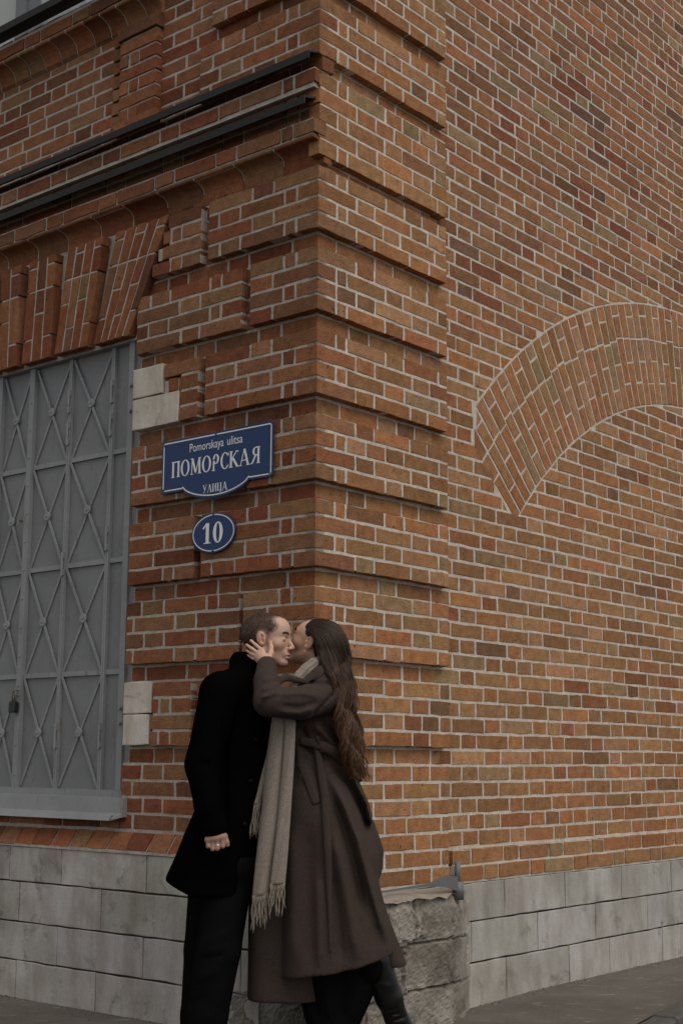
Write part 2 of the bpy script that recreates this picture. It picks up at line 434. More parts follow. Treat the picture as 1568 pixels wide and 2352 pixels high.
# rows of the wall that show in the grooves between the quoin bands
GK = [-1, 4, 9, 14, 19, 24, 29]
bricks(FR, rows(FR, 0.0452, 0.955, GK, -0.04), PAL_R, W, corner=1)
bricks(FR, [(a, b, 4.222, 4.286, -0.04) for a, b in bond(0.0452, .955, 1)] + [(a, b, 4.60, 4.665, -0.04) for a, b in bond(0.0452, .955, 0)] + [(a, b, 3.737, 3.80, -0.04) for a, b in bond(0.0452, .955, 0)], PAL_R, W, corner=1)
sheet(FR, 0.047, 6.4, 0.60, 7.5, -0.0422, M, MC_R, 0.09)
flush('wall', W, B0, mort=M)['label'] = 'tan brick side wall laid in Flemish bond'
# arch of bricks on edge
A = []; n = 68
for i in range(n):
    t0 = TH - (2 * TH - math.pi) * i / n; t1 = TH - (2 * TH - math.pi) * (i + 1) / n
    g = 0.0068
    r = R1; s = i % 2 == 0; fl = rng.normal(0, 0.008)
    while r < R2 - 0.03:
        l = min((0.262 if s else 0.128) + (fl if r == R1 else rng.normal(0, 0.004)), R2 - r)
        if R2 - (r + l) < 0.05: l = R2 - r
        q = []
        for rr, tt, e in ((r, t0, -1), (r + l, t0, -1), (r + l, t1, 1), (r, t1, 1)):
            q.append(AC + rr * np.array([math.cos(tt), math.sin(tt)]) + e * g * np.array([-math.sin(tt), math.cos(tt)]))
        q = np.array(q)
        if i < 9: q = clip(q, np.array([1.0, 0]), 1.272 + 0.02 * (q[:, 1].mean() > 2.75))
        polybrick(FR, q, -0.0392, PAL_R[:4], A); r += l + JT * 0.9; s = not s
am = []
sheet(FR, 1.20, 6.5, 2.2, 4.05, -0.044, am, MC_R * 1.02, 0.2)
flush('blind_arch', A, B0)['label'] = 'blind segmental arch of bricks set on edge'
# ledge at the foot of the side wall: one bevelled course, one flush course
Lg = []; Lm = []
bricks(FR, [(a, b, 0.659, 0.722, -0.004) for a, b in bond(1.0, 6.4, 1)], PAL_R, Lg, depth=0.05)
bricks(FR, [(a, b, 0.584, 0.648, 0.016) for a, b in bond(1.0, 6.4, 0)], PAL_R, Lg)
box(FR, 1.0, 6.4, 0.572, 0.652, -0.06, 0.010, Lm, MC_R)
P = FR.P(np.array([1.0, 6.4, 6.4, 1.0]), np.array([0.652, 0.652, 0.722, 0.722]), np.array([-0.0098, -0.0098, -0.0098, -0.0098]))
Lm.append((P, np.array([(0, 1, 2, 3)]), np.repeat(MC_R[None], 4, 0)))
flush('ledge', Lg, B0, mort=Lm)['label'] = 'bevelled brick ledge at the foot of the side wall'

# ---- facade wall (left face), the plane behind the blocks
W = []; M = []
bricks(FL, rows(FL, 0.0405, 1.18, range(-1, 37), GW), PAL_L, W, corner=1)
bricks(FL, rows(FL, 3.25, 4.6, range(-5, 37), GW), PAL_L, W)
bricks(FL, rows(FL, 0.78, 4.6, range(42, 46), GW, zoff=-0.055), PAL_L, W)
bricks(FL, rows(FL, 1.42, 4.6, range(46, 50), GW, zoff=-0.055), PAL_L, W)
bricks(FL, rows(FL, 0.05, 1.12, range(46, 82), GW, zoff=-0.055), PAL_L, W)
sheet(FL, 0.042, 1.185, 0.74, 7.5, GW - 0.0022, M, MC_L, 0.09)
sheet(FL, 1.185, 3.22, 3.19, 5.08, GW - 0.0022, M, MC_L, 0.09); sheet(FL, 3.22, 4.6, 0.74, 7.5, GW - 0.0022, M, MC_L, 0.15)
# jamb returns of the window opening
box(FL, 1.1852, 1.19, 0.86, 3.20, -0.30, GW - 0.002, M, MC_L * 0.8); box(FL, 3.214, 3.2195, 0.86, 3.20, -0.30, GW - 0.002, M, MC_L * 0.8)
flush('wall', W, B0, mort=M)['label'] = 'red brick facade wall behind the quoin blocks'

# ---- quoin blocks round the corner, four courses each, proud of the wall
def corner_course(k, zb, Lu, Ru, WL, WR):
    z0, z1 = zb, zb + CH - JT; c = pick(PAL_L, 1) * 0.5 + pick(PAL_R, 1) * 0.5
    hd = k % 2 == 0
    for fr, uu, lst, pal, first in ((FL, Lu, WL, PAL_L, 'h' if hd else 's'), (FR, Ru, WR, PAL_R, 's' if hd else 'h')):
        iv = bond(0.0, uu, k, first=first)
        Bq = np.array([(a, b, z0, z1, 0.0) for a, b in iv]); cc = pick(pal, len(Bq)); cc[0] = c[0] * (1.0 if fr is FR else 0.92)
        bricks(fr, Bq, pal, lst, depth=0.043, corner=1, col=cc)
def quoin(zb, n, Lu, Ru):
    WW = []; MM = []
    for i in range(n): corner_course(int(round((zb - Z0) / CH)) + i, zb + i * CH, Lu, Ru, WW, WW)
    zt = zb + n * CH - JT
    # the mortar core is an L in plan
    e = 0.0022
    for fr, u1, cc, oth in ((FL, Lu - 0.0015, MC_L, 0.04), (FR, Ru - 0.0015, MC_R, 0.0)):
        box(fr, e + oth * 0, u1, zb + 0.003 + oth * .02, zt - 0.002 - oth * .02, -0.06, -e, MM, cc)
    return flush('quoin_block', WW, B0, mort=MM)
for i, lu in enumerate((0.69, 0.42, 0.69, 0.41, 0.69, 0.41, 0.69)): quoin(zk(5 * i), 4, lu, 0.975)
for zb, n, lu in ((4.297, 4, 0.775), (4.675, 4, 0.70), (5.053, 4, 0.775), (5.432, 4, 0.70), (5.81, 4, 0.775), (6.19, 4, 0.7), (6.57, 4, 0.775)): 
    quoin(zb, 4, lu, 0.985)
# plain pier under the lowest block
WW = []; MM = []
for k in range(-8, -1):
    z0, z1 = zk(k), zk(k) + CH - JT; hd = k % 2 == 0; c = pick(PAL_R, 1)[0]
    for fr, uu, pal, first in ((FL, 1.18, PAL_L, 'h' if hd else 's'), (FR, 0.965, PAL_R, 's' if hd else 'h')):
        if fr is FL and k < -5: continue
        bricks(fr, [(a, b, z0, z1, 0.0) for a, b in bond(0, uu, k, first=first)], pal, WW, corner=1, depth=0.043)
Bs = [(a, b, zk(k), zk(k) + CH - JT, -0.002) for k in (-5,) for a, b in bond(1.19, 4.6, k)]
bricks(FL, Bs, PAL_L, WW)
box(FL, 0.007, 1.176, 0.80, 1.115, -0.1, -0.0022, MM, MC_L); box(FR, 0.007, 0.961, 0.55, 1.1142, -0.1, -0.0022, MM, MC_R)
box(FL, 1.178, 4.6, 0.80, 0.879, -0.3, -0.009, MM, MC_L)
flush('pier', WW, B0, mort=MM)
# blocks beside the window
def jamb_block(zb, n, ua, ub, skip=()):
    WW = []; MM = []
    for i in range(n):
        k = int(round((zb - Z0) / CH)) + i
        for a, b in bond(ua, ub, k, first='s' if (k % 2) else 'h'):
            lim = skip[i] if i < len(skip) else ub
            if a >= lim - 0.03: continue
            WW_b = min(b, lim); bricks(FL, [(a, WW_b, zk(k), zk(k) + CH - JT, 0.0)], PAL_L, WW, depth=0.043)
    ue = min([ub] + [s for s in skip if s]) if skip else ub
    box(FL, ua + 0.0015, ub - 0.0015 if not skip else min(skip) - 0.006, zb + 0.003, zb + n * CH - JT - 0.002, -0.06, -0.0022, MM, MC_L)
    if skip:
        for i in range(n): box(FL, ua + 0.0025, skip[i] - 0.004, zb + i * CH + 0.001, zb + (i + 1) * CH - JT - 0.001, -0.06, -0.0069, MM, MC_L)
    return flush('quoin_block', WW, B0, mort=MM)
JE = 1.18
jamb_block(zk(0), 4, 0.735, JE, (1.000, 1.000, 0.986, 0.986))
jamb_block(zk(5), 4, 0.443, JE)
jamb_block(zk(10), 4, 0.737, JE)
jamb_block(zk(15), 4, 0.455, JE)
jamb_block(zk(20), 4, 0.737, JE, (0.858, 0.858, 0.972, 0.972))
jamb_block(zk(25), 4, 0.465, JE - 0.005)
jamb_block(zk(30), 4, 0.742, 1.08, (1.075, 1.045, 1.005, 0.965))
# white stones let into the blocks
def white(u0, u1, z0, z1):
    ls = []; polybrick(FL, [(u0, z0), (u1, z0), (u1, z1), (u0, z1)], 0.004, PAL_L, ls, depth=0.05, ins=0.004, col=(1, 1, 1), jit=0.0003)
    o = flush('stone_block', ls, B0, m=WHITEST, smooth=False); o['label'] = 'white stone block let into the brick jamb'; return o
white(0.864, 1.183, 2.708, 2.858); white(0.978, 1.183, 2.866, 3.012)
white(1.006, 1.178, 1.197, 1.336); white(0.992, 1.178, 1.342, 1.487)
# lintel: fan of brick groups over the window
def lerp(a, b, t): return a + (b - a) * t
UC = 2.194
GB = [(2.274, 2.114), (2.085, 1.838), (1.803, 1.535), (1.502, 1.228)]      # bottom left, right (u)
GT = [(2.295, 2.105), (2.055, 1.820), (1.722, 1.432), (1.354, 0.955)]
ZB, ZT = 3.196, 3.772
for gi in range(4):
    for mir in ((0,) if gi == 0 else (0, 1)):
        WW = []; nb = (2, 3, 4, 5)[gi]
        w0 = 0.012 if gi in (0, 2) else 0.004
        for j in range(nb):
            a0, a1 = j / nb, (j + 1) / nb
            bl, br = lerp(*GB[gi], a0), lerp(*GB[gi], a1); tl, tr = lerp(*GT[gi], a0), lerp(*GT[gi], a1)
            t = 0.0; sh = (j + gi) % 2 == 0
            while t < 0.97:
                l = min((0.46 if sh else 0.225), 1 - t)
                if 1 - (t + l) < 0.08: l = 1 - t
                g = 0.0055; gz = 0.005
                q = [(lerp(bl, tl, t) - g, lerp(ZB, ZT, t) + gz), (lerp(br, tr, t) + g, lerp(ZB, ZT, t) + gz), (lerp(br, tr, t + l) + g, lerp(ZB, ZT, t + l) - gz), (lerp(bl, tl, t + l) - g, lerp(ZB, ZT, t + l) - gz)]
                if mir: q = [(2 * UC - x, y) for x, y in q]
                polybrick(FL, q, w0, PAL_L, WW, depth=0.05); t += l; sh = not sh
        MM = []
        q = np.array([(GB[gi][0] - .02, ZB + .012), (GB[gi][1] + .02, ZB + .012), (GT[gi][1] + .024, ZT - .012), (GT[gi][0] - .02, ZT - .012)])
        if mir: q[:, 0] = 2 * UC - q[:, 0]
        V = np.vstack([FL.P(q[:, 0], q[:, 1], -0.14), FL.P(q[:, 0], q[:, 1], w0 - 0.003)])
        MM.append((V, np.array([(4, 5, 6, 7), (0, 1, 5, 4), (1, 2, 6, 5), (2, 3, 7, 6), (3, 0, 4, 7), (3, 2, 1, 0)]), np.repeat(MC_L[None], 8, 0)))
        flush('keystone' if gi == 0 else 'lintel_block', WW, B0, mort=MM)
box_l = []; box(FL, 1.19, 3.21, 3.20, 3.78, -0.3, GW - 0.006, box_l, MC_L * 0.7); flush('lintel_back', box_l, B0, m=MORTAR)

# ---- cornice over the window
CC = []; CM = []
def arc(w0, z0, w1, z1, n=6, convex=True):
    o = []
    for i in range(n + 1):
        a = math.pi / 2 * i / n
        o.append((w0 + (w1 - w0) * (math.sin(a) if convex else 1 - math.cos(a)), z0 + (z1 - z0) * ((1 - math.cos(a)) if convex else math.sin(a))))
    return o
def even(u0, u1, st): 
    n = int(round((u1 - u0) / st)); e = np.linspace(u0, u1, n + 1); e[1:-1] += rng.normal(0, .004, n - 1)
    return [(a + .004, b - .004) for a, b in zip(e[:-1], e[1:])]
moul = [(-0.045, 3.785), (-0.044, 3.80), (-0.042, 3.835)] + arc(-0.040, 3.838, 0.028, 3.880, convex=False) + [(0.034, 3.886), (0.034, 3.893), (-0.04, 3.894)]
profile_bricks(FL, even(-0.0, 4.6, 0.262), moul, PAL_L, CC, mort=CM)
box(FL, 0.012, 4.6, 3.790, 3.897, -0.07, -0.056, CM, MC_L); 
def flat_rows(u0, u1, zs, w, lst, pal=PAL_L, corner=0, h=CH - JT):
    for i, z in enumerate(zs): bricks(FL, [(a, b, z, z + h, w) for a, b in bond(u0, u1, i, first='s' if i % 2 else 'h')], pal, lst, depth=0.08, corner=corner)
flat_rows(-0.002, 4.6, [3.905], 0.036, CC)
box(FL, 0.012, 4.6, 3.898, 3.975, -0.06, 0.029, CM, MC_L)
flat_rows(0.0, 4.6, [3.985], -0.012, CC, corner=1); flat_rows(0.0, 4.6, [4.063], 0.0, CC, corner=1)
flat_rows(0.0, 4.6, [4.148], 0.028, CC); flat_rows(0.0, 4.6, [4.224], -0.02, CC)
box(FL, 0.012, 4.6, 3.976, 4.14, -0.08, -0.018, CM, MC_L); box(FL, 0.012, 4.6, 4.128, 4.222, -0.08, 0.024, CM, MC_L); box(FL, 0.012, 4.6, 4.2225, 4.30, -0.08, -0.027, CM, MC_L)
flush('cornice', CC, B0, mort=CM)['label'] = 'moulded brick cornice over the shuttered window'
# right-hand end of the cornice belongs to the corner pier: plain band on the side face
WW = []; MM = []
for i in range(5):
    z = 3.812 + i * 0.0815; hd = i % 2
    bricks(FR, [(a, b, z, z + 0.0700, 0.0) for a, b in bond(0, 0.98, i, first='s' if hd else 'h')], PAL_R, WW, corner=0, depth=0.06)
box(FR, 0.012, 0.976, 3.815, 4.212, -0.06, -0.0022, MM, MC_R)
flush('quoin_block', WW, B0, mort=MM)
# sheet-metal flashings
def flashing(z, u0, u1, w1, dz=0.03):
    b = MB(); pr = [(-0.02, z + 0.03), (w1 - 0.004, z + 0.002), (w1, z), (w1, z - dz), (w1 - 0.006, z - dz), (w1 - 0.006, z - 0.006), (-0.02, z + 0.02)]
    us = list(np.arange(u0, u1, 0.9)) + [u1]
    V = []; F = []
    for u in us:
        jj = rng.normal(0, 0.002)
        for ww, zz in pr: V.append(tuple(FL.P(u, zz + jj, ww)))
    k = len(pr)
    for i in range(len(us) - 1):
        for j in range(k): F.append((i * k + j, i * k + (j + 1) % k, (i + 1) * k + (j + 1) % k, (i + 1) * k + j))
    F += [tuple(range(k)), tuple((len(us) - 1) * k + j for j in range(k - 1, -1, -1))]
    b.add(V, F); return b.build('flashing', FLASH, B0)
flashing(4.064, 0.02, 4.6, 0.080, 0.036); flashing(4.282, 0.004, 4.6, 0.072, 0.036)
# little pilaster and sill cornice of the upper window
WW = []; MM = []
flat_rows(1.10, 1.372, [4.365 + i * CH for i in range(6)], 0.0, WW); bricks(FL, [(1.09, 1.385, 4.82, 4.885, 0.014)], PAL_L, WW, depth=.06)
bricks(FL, [(1.385, 1.45, 4.365 + i * CH, 4.365 + i * CH + CH - JT, -0.022) for i in range(7)], PAL_L, WW)
bricks(FL, [(1.08, 1.40, 4.30, 4.36, 0.012)], PAL_L, WW, depth=.06)
box(FL, 1.106, 1.366, 4.31, 4.885, -0.06, -0.007, MM, MC_L)
flush('pilaster', WW, B0, mort=MM)
WW = []; MM = []
mo = [(-0.04, 4.892), (-0.036, 4.898)] + arc(-0.03, 4.902, 0.055, 4.985, convex=False) + [(0.06, 4.99), (0.06, 5.0), (-0.04, 5.002)]
profile_bricks(FL, even(1.085, 4.6, 0.135), mo, PAL_L, WW, mort=MM)
flat_rows(1.085, 4.6, [5.012], 0.058, WW); flat_rows(1.085, 4.6, [5.088], 0.03, WW, h=0.035)
box(FL, 1.09, 4.6, 4.895, 5.13, -0.08, -0.062, MM, MC_L); box(FL, 1.09, 4.6, 5.004, 5.10, -0.06, 0.050, MM, MC_L)
flush('sill_cornice', WW, B0, mort=MM)
flashing(5.168, 1.075, 4.6, 0.125, 0.042)
# upper window: frame, panes
UWF = mat_paint('window_frame_paint', (0.17, 0.175, 0.19), 0.0, 0.5)
UWP, nt, b = newmat('window_pane', 0.12, spec=0.6)
v = coords(nt); c = ramp(nt, noise_n(nt, 2.6, 4, 0.6, v, 1.5), [(0.35, (0.14, 0.15, 0.155)), (0.5, (0.30, 0.31, 0.31)), (0.62, (0.47, 0.48, 0.47))])
nt.links.new(c, b.inputs['Base Color'])
UWB, nt, b = newmat('pale_pane', 0.6, (0.40, 0.415, 0.40), 0.3)  # one even pale grey for the left-hand pane
win = thing('window', '', '', (0, 0, 0)); win.parent = B0; win.matrix_parent_inverse = Matrix.Translation(-Vector(B0.location))
for k_ in list(win.keys()): del win[k_]
for fu0, fu1, fw in ((2.215, 2.275, -.07), (2.279, 2.37, -.055), (1.16, 1.24, -.06), (3.3, 3.38, -.06)):
    ls = []; box(FL, fu0, fu1, 5.17, 7.4, -0.14, fw, ls, (1, 1, 1)); flush('frame', ls, win, m=UWF, smooth=False)
ls = []; box(FL, 1.24, 2.214, 5.17, 7.4, -0.125, -0.115, ls, (1, 1, 1)); flush('pane', ls, win, m=UWP, smooth=False)
ls = []; box(FL, 2.371, 3.3, 5.17, 7.4, -0.125, -0.105, ls, (1, 1, 1)); flush('pane', ls, win, m=UWB, smooth=False)['label'] = 'pale grey pane'

# ---- plinth, left face: sloping header course then ashlar
WW = []; MM = []
tf = FL.tilt(0.722, 0.052, math.atan2(0.052, 0.075))
bricks(tf, [(a, b, 0, 0.094, 0) for a, b in even(0.0, 4.6, 0.137)], PAL_L, WW, depth=0.04, corner=0)
P = FL.P(np.array([0.0, 4.6, 4.6, 0.0]), np.array([0.722, 0.722, 0.80, 0.80]), np.array([0.045, 0.045, -0.010, -0.010])); MM.append((P, np.array([(0, 1, 2, 3)]), np.repeat(MC_L[None], 4, 0)))
box(FL, 0.0, 4.6, 0.708, 0.7225, -0.05, 0.050, MM, MC_L)
flush('ledge', WW, B0, mort=MM)['label'] = 'sloping course of header bricks above the grey plinth'
def ashlar(fr, rowsz, joints, w, uend, ustart, bw=0.6):
    ls = []
    for (z0, z1), js in zip(rowsz, joints):
        e = [ustart] + list(js)
        while e[-1] < uend: e.append(e[-1] + bw + rng.normal(0, .02))
        for a, b in zip(e[:-1], e[1:]):
            g = rng.normal(1.0, 0.065); t = g * np.array([1, 1 + rng.normal(0, .008), 1 + rng.normal(0, .012)])
            polybrick(fr, [(a + .003, z0 + .004), (b - .003, z0 + .004), (b - .003, z1 - .004), (a + .003, z1 - .004)], w, None, ls, depth=0.03, ins=0.0035, col=t, jit=0.0)
    return ls
ls = ashlar(FL, [(-.05, .172), (.172, .352), (.352, .541), (.541, .710)], [(0.66, 1.261), (.351, .951, 1.546), (.645, 1.242, 1.843), (.40, .943, 1.535, 1.931)], 0.045, 4.6, 0.24)
mm = []; box(FL, 0.24, 4.6, -.05, .709, -.05, 0.034, mm, (0.07, 0.055, 0.042)); flush('stone_plinth', ls, B0, m=STONE, mort=mm, smooth=False)['label'] = 'grey ashlar plinth under the shuttered window'
ls = ashlar(FR, [(-.05, .211), (.211, .397), (.397, .5725)], [(1.40, 1.98, 2.395, 3.0), (1.109, 1.686, 2.255, 2.834), (1.394, 1.955, 2.545, 3.13)], 0.020, 6.4, 0.70)
mm = []; box(FR, 0.70, 6.4, -.05, .571, -.05, 0.009, mm, (0.07, 0.055, 0.042)); flush('stone_plinth', ls, B0, m=STONE, mort=mm, smooth=False)['label'] = 'grey ashlar plinth under the side wall'

# ---- broken stone foot of the corner pier
def fbm(p, s, o=4):
    return mnoise.fractal(Vector(p) * s, 1.0, 2.0, o)
plan = [FL.P(0.50, 0, 0.035), FL.P(0.30, 0, 0.045), FL.P(0.14, 0, 0.06)]
cA = CORNER + FL.n * 0.055 + FR.n * 0.15
plan += [cA, FR.P(0.40, 0, 0.165), FR.P(0.72, 0, 0.175), FR.P(0.905, 0, 0.115), FR.P(1.085, 0, 0.026), FR.P(1.10, 0, -0.02)]
pts = []
for a, b in zip(plan[:-1], plan[1:]):
    k = max(2, int(np.linalg.norm(b - a) / 0.009))
    for i in range(k): pts.append(a + (b - a) * i / k)
pts.append(plan[-1]); pts = np.array(pts); K = len(pts)
nrm = np.gradient(pts, axis=0); nrm = np.stack([nrm[:, 1], -nrm[:, 0], np.zeros(K)], 1); nrm /= np.linalg.norm(nrm, axis=1)[:, None]
ctr = CORNER - FL.n * .1 - FR.n * .1
sg = np.sign(np.sum(nrm * (pts - ctr), 1))[:, None]; nrm *= sg
# smooth normals over the arrises
for _ in range(1): nrm[1:-1] = (nrm[:-2] + nrm[1:-1] + nrm[2:]) / 3
arcl = np.concatenate([[0], np.cumsum(np.linalg.norm(np.diff(pts, axis=0), axis=1))])
zs = np.arange(-0.05, 0.5451, 0.009); V = []; C = []
for zi, z in enumerate(zs):
    for i in range(K):
        p = pts[i] + np.array([0, 0, z]); d = 0.0; s = arcl[i]
        sidef = np.clip((FRu := float((pts[i] - CORNER) @ FR.t)) - 0.74, 0, 1) * 4; sidef = min(1, sidef)
        cell = mnoise.voronoi(Vector((s * 5.2, z * 6.5, 3.3)))
        plate = mnoise.cell(Vector((s * 4.0 + fbm(p, 6) * .5, z * 5.5 + fbm(p, 5) * .6, 1.7)))
        rg = 1 - 0.75 * sidef
        d += rg * (0.013 * (plate - 0.5) + 0.003 * fbm(p, 9) + 0.004 * fbm(p, 34) + 0.004 * fbm(p, 80, 3))
        for zj in (0.165 + 0.01 * math.sin(s * 6), 0.352 + 0.012 * math.sin(s * 5 + 1)):
            d -= 0.020 * (abs(z - zj + 0.006 * fbm(p, 22)) < 0.0055)
        row = 0 if z < .165 else (1 if z < .352 else 2)
        for sj in ((.62, .86, 1.02), (.5, .78, 1.12), (.66, .98, 1.2))[row]:
            d -= 0.018 * (abs(s - sj - 0.010 * fbm(p, 12)) < 0.006)
        # the top edge has broken away
        br = max(0, z - (0.50 + 0.05 * fbm((s * 3, 0, 7), 2.0))); d -= min(br * .8, .018) * (1 - .6 * sidef)
        V.append(p + nrm[i] * d)
        pl = 1.0 if (fbm((s * 2.6, z * 3.2, 9.1), 1.6) + 0.25 * (row == 2) + 0.7 * sidef) > 0.18 else 0.0
        tone = {0: .92, 1: .86, 2: 1.02}[row] * (1 + 0.14 * (plate - .5))
        C.append(np.array([1.35, 1.37, 1.4]) * tone if pl else np.array([1, 1, 1]) * tone)
idx = np.arange(K * len(zs)).reshape(len(zs), K)
F = np.stack([idx[:-1, :-1], idx[:-1, 1:], idx[1:, 1:], idx[1:, :-1]], -1).reshape(-1, 4)
# top: a rough mortar ledge running back to the brick
V = np.array(V); topr = V[-K:]
inner = []
for t in (0.03, 0.12, 0.5, 1.0):
    for i in range(K):
        q = (pts[i] + np.array([0, 0, 0.545])) * (1 - t) + (np.array([ctr[0], ctr[1], 0.575])) * t
        q[2] = 0.545 + 0.035 * min(1, t * 2.2) + 0.012 * fbm(q, 14); inner.append(q); C.append(np.array([1.15, 1.12, 1.1]))
n0 = len(V); V = np.vstack([V, inner]); ring = [idx[-1]] + [n0 + j * K + np.arange(K) for j in range(4)]
for a, b in zip(ring[:-1], ring[1:]): F = np.vstack([F, np.stack([a[:-1], a[1:], b[1:], b[:-1]], -1)])
o = mesh('corner_plinth', V, F, ROUGHSTONE, B0, np.array(C), smooth=False); o['label'] = 'broken stone foot of the corner pier with flaking plaster'
# ================================================================== SHUTTER OF THE WINDOW
def fbox(name, fr, u0, u1, z0, z1, w0, w1, m, parent, bev=0.0):
    ls = []; box(fr, u0, u1, z0, z1, w0, w1, ls, (1, 1, 1)); o = flush(name, ls, parent, m=m, smooth=False)
    return o
WS = -0.085
ls = []; sheet(FL, 1.17, 3.23, 0.90, 3.26, WS, ls, (1, 1, 1), 0.05)
shut = flush('window_shutter', ls, B0, m=SHUT); shut['label'] = 'grey steel window shutter with riveted diagonal lattice'
ls = []
for u0, u1 in ((1.18, 1.288), (3.10, 3.22)): box(FL, u0, u1, 0.955, 3.245, WS + .001, WS + 0.012, ls, (1, 1, 1))
box(FL, 1.25, 1.288, 0.985, 3.19, WS + .0005, WS + 0.028, ls, (1, 1, 1)); box(FL, 3.10, 3.138, 0.985, 3.19, WS + .0005, WS + 0.028, ls, (1, 1, 1))
box(FL, 1.18, 3.22, 3.188, 3.206, WS + .0006, WS + 0.034, ls, (1, 1, 1)); box(FL, 1.18, 3.22, 0.957, 0.986, WS + .0007, WS + 0.026, ls, (1, 1, 1))
flush('frame', ls, shut, m=SHUTF, smooth=False)
posts = [(1.404, 1.4155), (1.4175, 1.430), (1.738, 1.7475), (1.750, 1.7595), (2.041, 2.081), (2.319, 2.359), (2.640, 2.650), (2.652, 2.662), (2.970, 2.982), (2.984, 2.996)]
for a, b in posts: fbox('upright_bar', FL, a, b, 0.986, 3.187, WS + .001, WS + (0.026 if b - a > .03 else 0.020), SHUTF, shut)
ZR = [0.984, 1.548, 2.096, 2.644, 3.190]; COLS = [(1.432, 1.736), (1.762, 2.039), (2.083, 2.317), (2.361, 2.638), (2.664, 2.968)]
for z in ZR[1:-1]:
    for a, b in COLS + [(1.29, 1.402), (2.998, 3.098)]: fbox('cross_bar', FL, a, b, z - 0.012, z + 0.012, WS + .001, WS + 0.012, SHUTF, shut)
RZ = [1.259, 1.820, 2.370, 2.926]
def flat_bar(p, q, wd, w0, w1, name, m, parent):
    p, q = np.array(p), np.array(q); d = (q - p) / np.hypot(*(q - p)); nn = np.array([-d[1], d[0]]) * wd / 2
    pl = [p - nn, q - nn, q + nn, p + nn]
    V = np.vstack([FL.P(np.array([x[0] for x in pl]), np.array([x[1] for x in pl]), w0), FL.P(np.array([x[0] for x in pl]), np.array([x[1] for x in pl]), w1)])
    F = [(4, 5, 6, 7), (0, 1, 5, 4), (1, 2, 6, 5), (2, 3, 7, 6), (3, 0, 4, 7)]
    return mesh(name, V, F, m, parent, None, False)
def disc(fr, u, z, r, w0, w1, n=18):
    a = np.arange(n) * 2 * math.pi / n
    V = np.vstack([fr.P(u + r * np.cos(a), z + r * np.sin(a), w0), fr.P(u + r * np.cos(a), z + r * np.sin(a), w1 - 0.002), fr.P(u + (r - .002) * np.cos(a), z + (r - .002) * np.sin(a), w1)])
    F = [(i, (i + 1) % n, n + (i + 1) % n, n + i) for i in range(n)] + [(n + i, n + (i + 1) % n, 2 * n + (i + 1) % n, 2 * n + i) for i in range(n)] + [tuple(2 * n + i for i in range(n))]
    return V, F
for ci, (a, b) in enumerate(COLS):
    for ri, rz in enumerate(RZ):
        z0, z1 = ZR[ri] + 0.012, ZR[ri + 1] - 0.012; uc = (a + b) / 2; k = 0.004
        for (p, q, h) in (((a + k, z1), (b - k, z0), 0), ((b - k, z1), (a + k, z0), 1)):
            flat_bar(p, q, 0.0135, WS + 0.0012 + 0.007 * h, WS + 0.0075 + 0.007 * h, 'diagonal_bar', SHUTF, shut)
        mb = MB(); mb.add(*disc(FL, uc, rz, 0.024, WS + 0.01, WS + 0.0195)); mb.add(*disc(FL, uc, rz, 0.006, WS + 0.019, WS + 0.024, 10)); mb.build('rosette', SHUTF, shut)
for a, b in posts:
    if b - a > .03:
        for z in np.arange(1.05, 3.15, 0.15): mb = MB(); mb.add(*disc(FL, (a + b) / 2, z, 0.005, WS + 0.025, WS + 0.031, 8)); mb.build('rivet', SHUTF, shut)
for u in (1.417, 1.749, 2.651, 2.983):
    for zc in (1.235, 2.2 if u in (1.417, 2.983) else 2.1, 2.78, 2.95):
        mb = MB(); 
        for dz in (-0.05, 0.035): 
            V = FL.P(np.array([u - .011, u + .011, u + .011, u - .011] * 2), np.array([zc + dz, zc + dz, zc + dz + .028, zc + dz + .028] * 2), np.array([WS + .018] * 4 + [WS + .026] * 4))
            mb.add(V, [(4, 5, 6, 7), (0, 1, 5, 4), (1, 2, 6, 5), (2, 3, 7, 6), (3, 0, 4, 7)])
        mb.tube([FL.P(u, zc - .055, WS + .028), FL.P(u, zc + .068, WS + .028)], 0.0065, 8); mb.build('hinge', SHUTF, shut)
# the folded sheet-metal sill
b = MB(); pr = [(WS, 0.958), (WS + .028, 0.9565), (0.022, 0.952), (0.030, 0.884), (0.058, 0.872), (0.072, 0.852), (0.068, 0.850), (0.030, 0.866), (0.0, 0.868), (WS, 0.868)]
us = [1.135, 1.17, 2.0, 3.24]; V = []; F = []
for i, u in enumerate(us):
    for j, (ww, zz) in enumerate(pr): V.append(tuple(FL.P(u + (0.045 if (i == 0 and j in (4, 5, 6)) else 0), zz, ww)))
k = len(pr)
for i in range(len(us) - 1):
    for j in range(k): F.append((i * k + j, i * k + (j + 1) % k, (i + 1) * k + (j + 1) % k, (i + 1) * k + j))
F += [tuple(range(k)), tuple((len(us) - 1) * k + j for j in range(k - 1, -1, -1))]
b.add(V, F); b.build('window_sill', SHUTF, B0)['label'] = 'folded grey sheet-metal sill'
# bolts at the jamb
for z in (2.96, 2.83, 1.37, 1.30): mb = MB(); mb.tube([FL.P(1.262, z, WS), FL.P(1.262, z, WS + .045)], .009, 8); mb.build('bolt', SHUTF, shut)
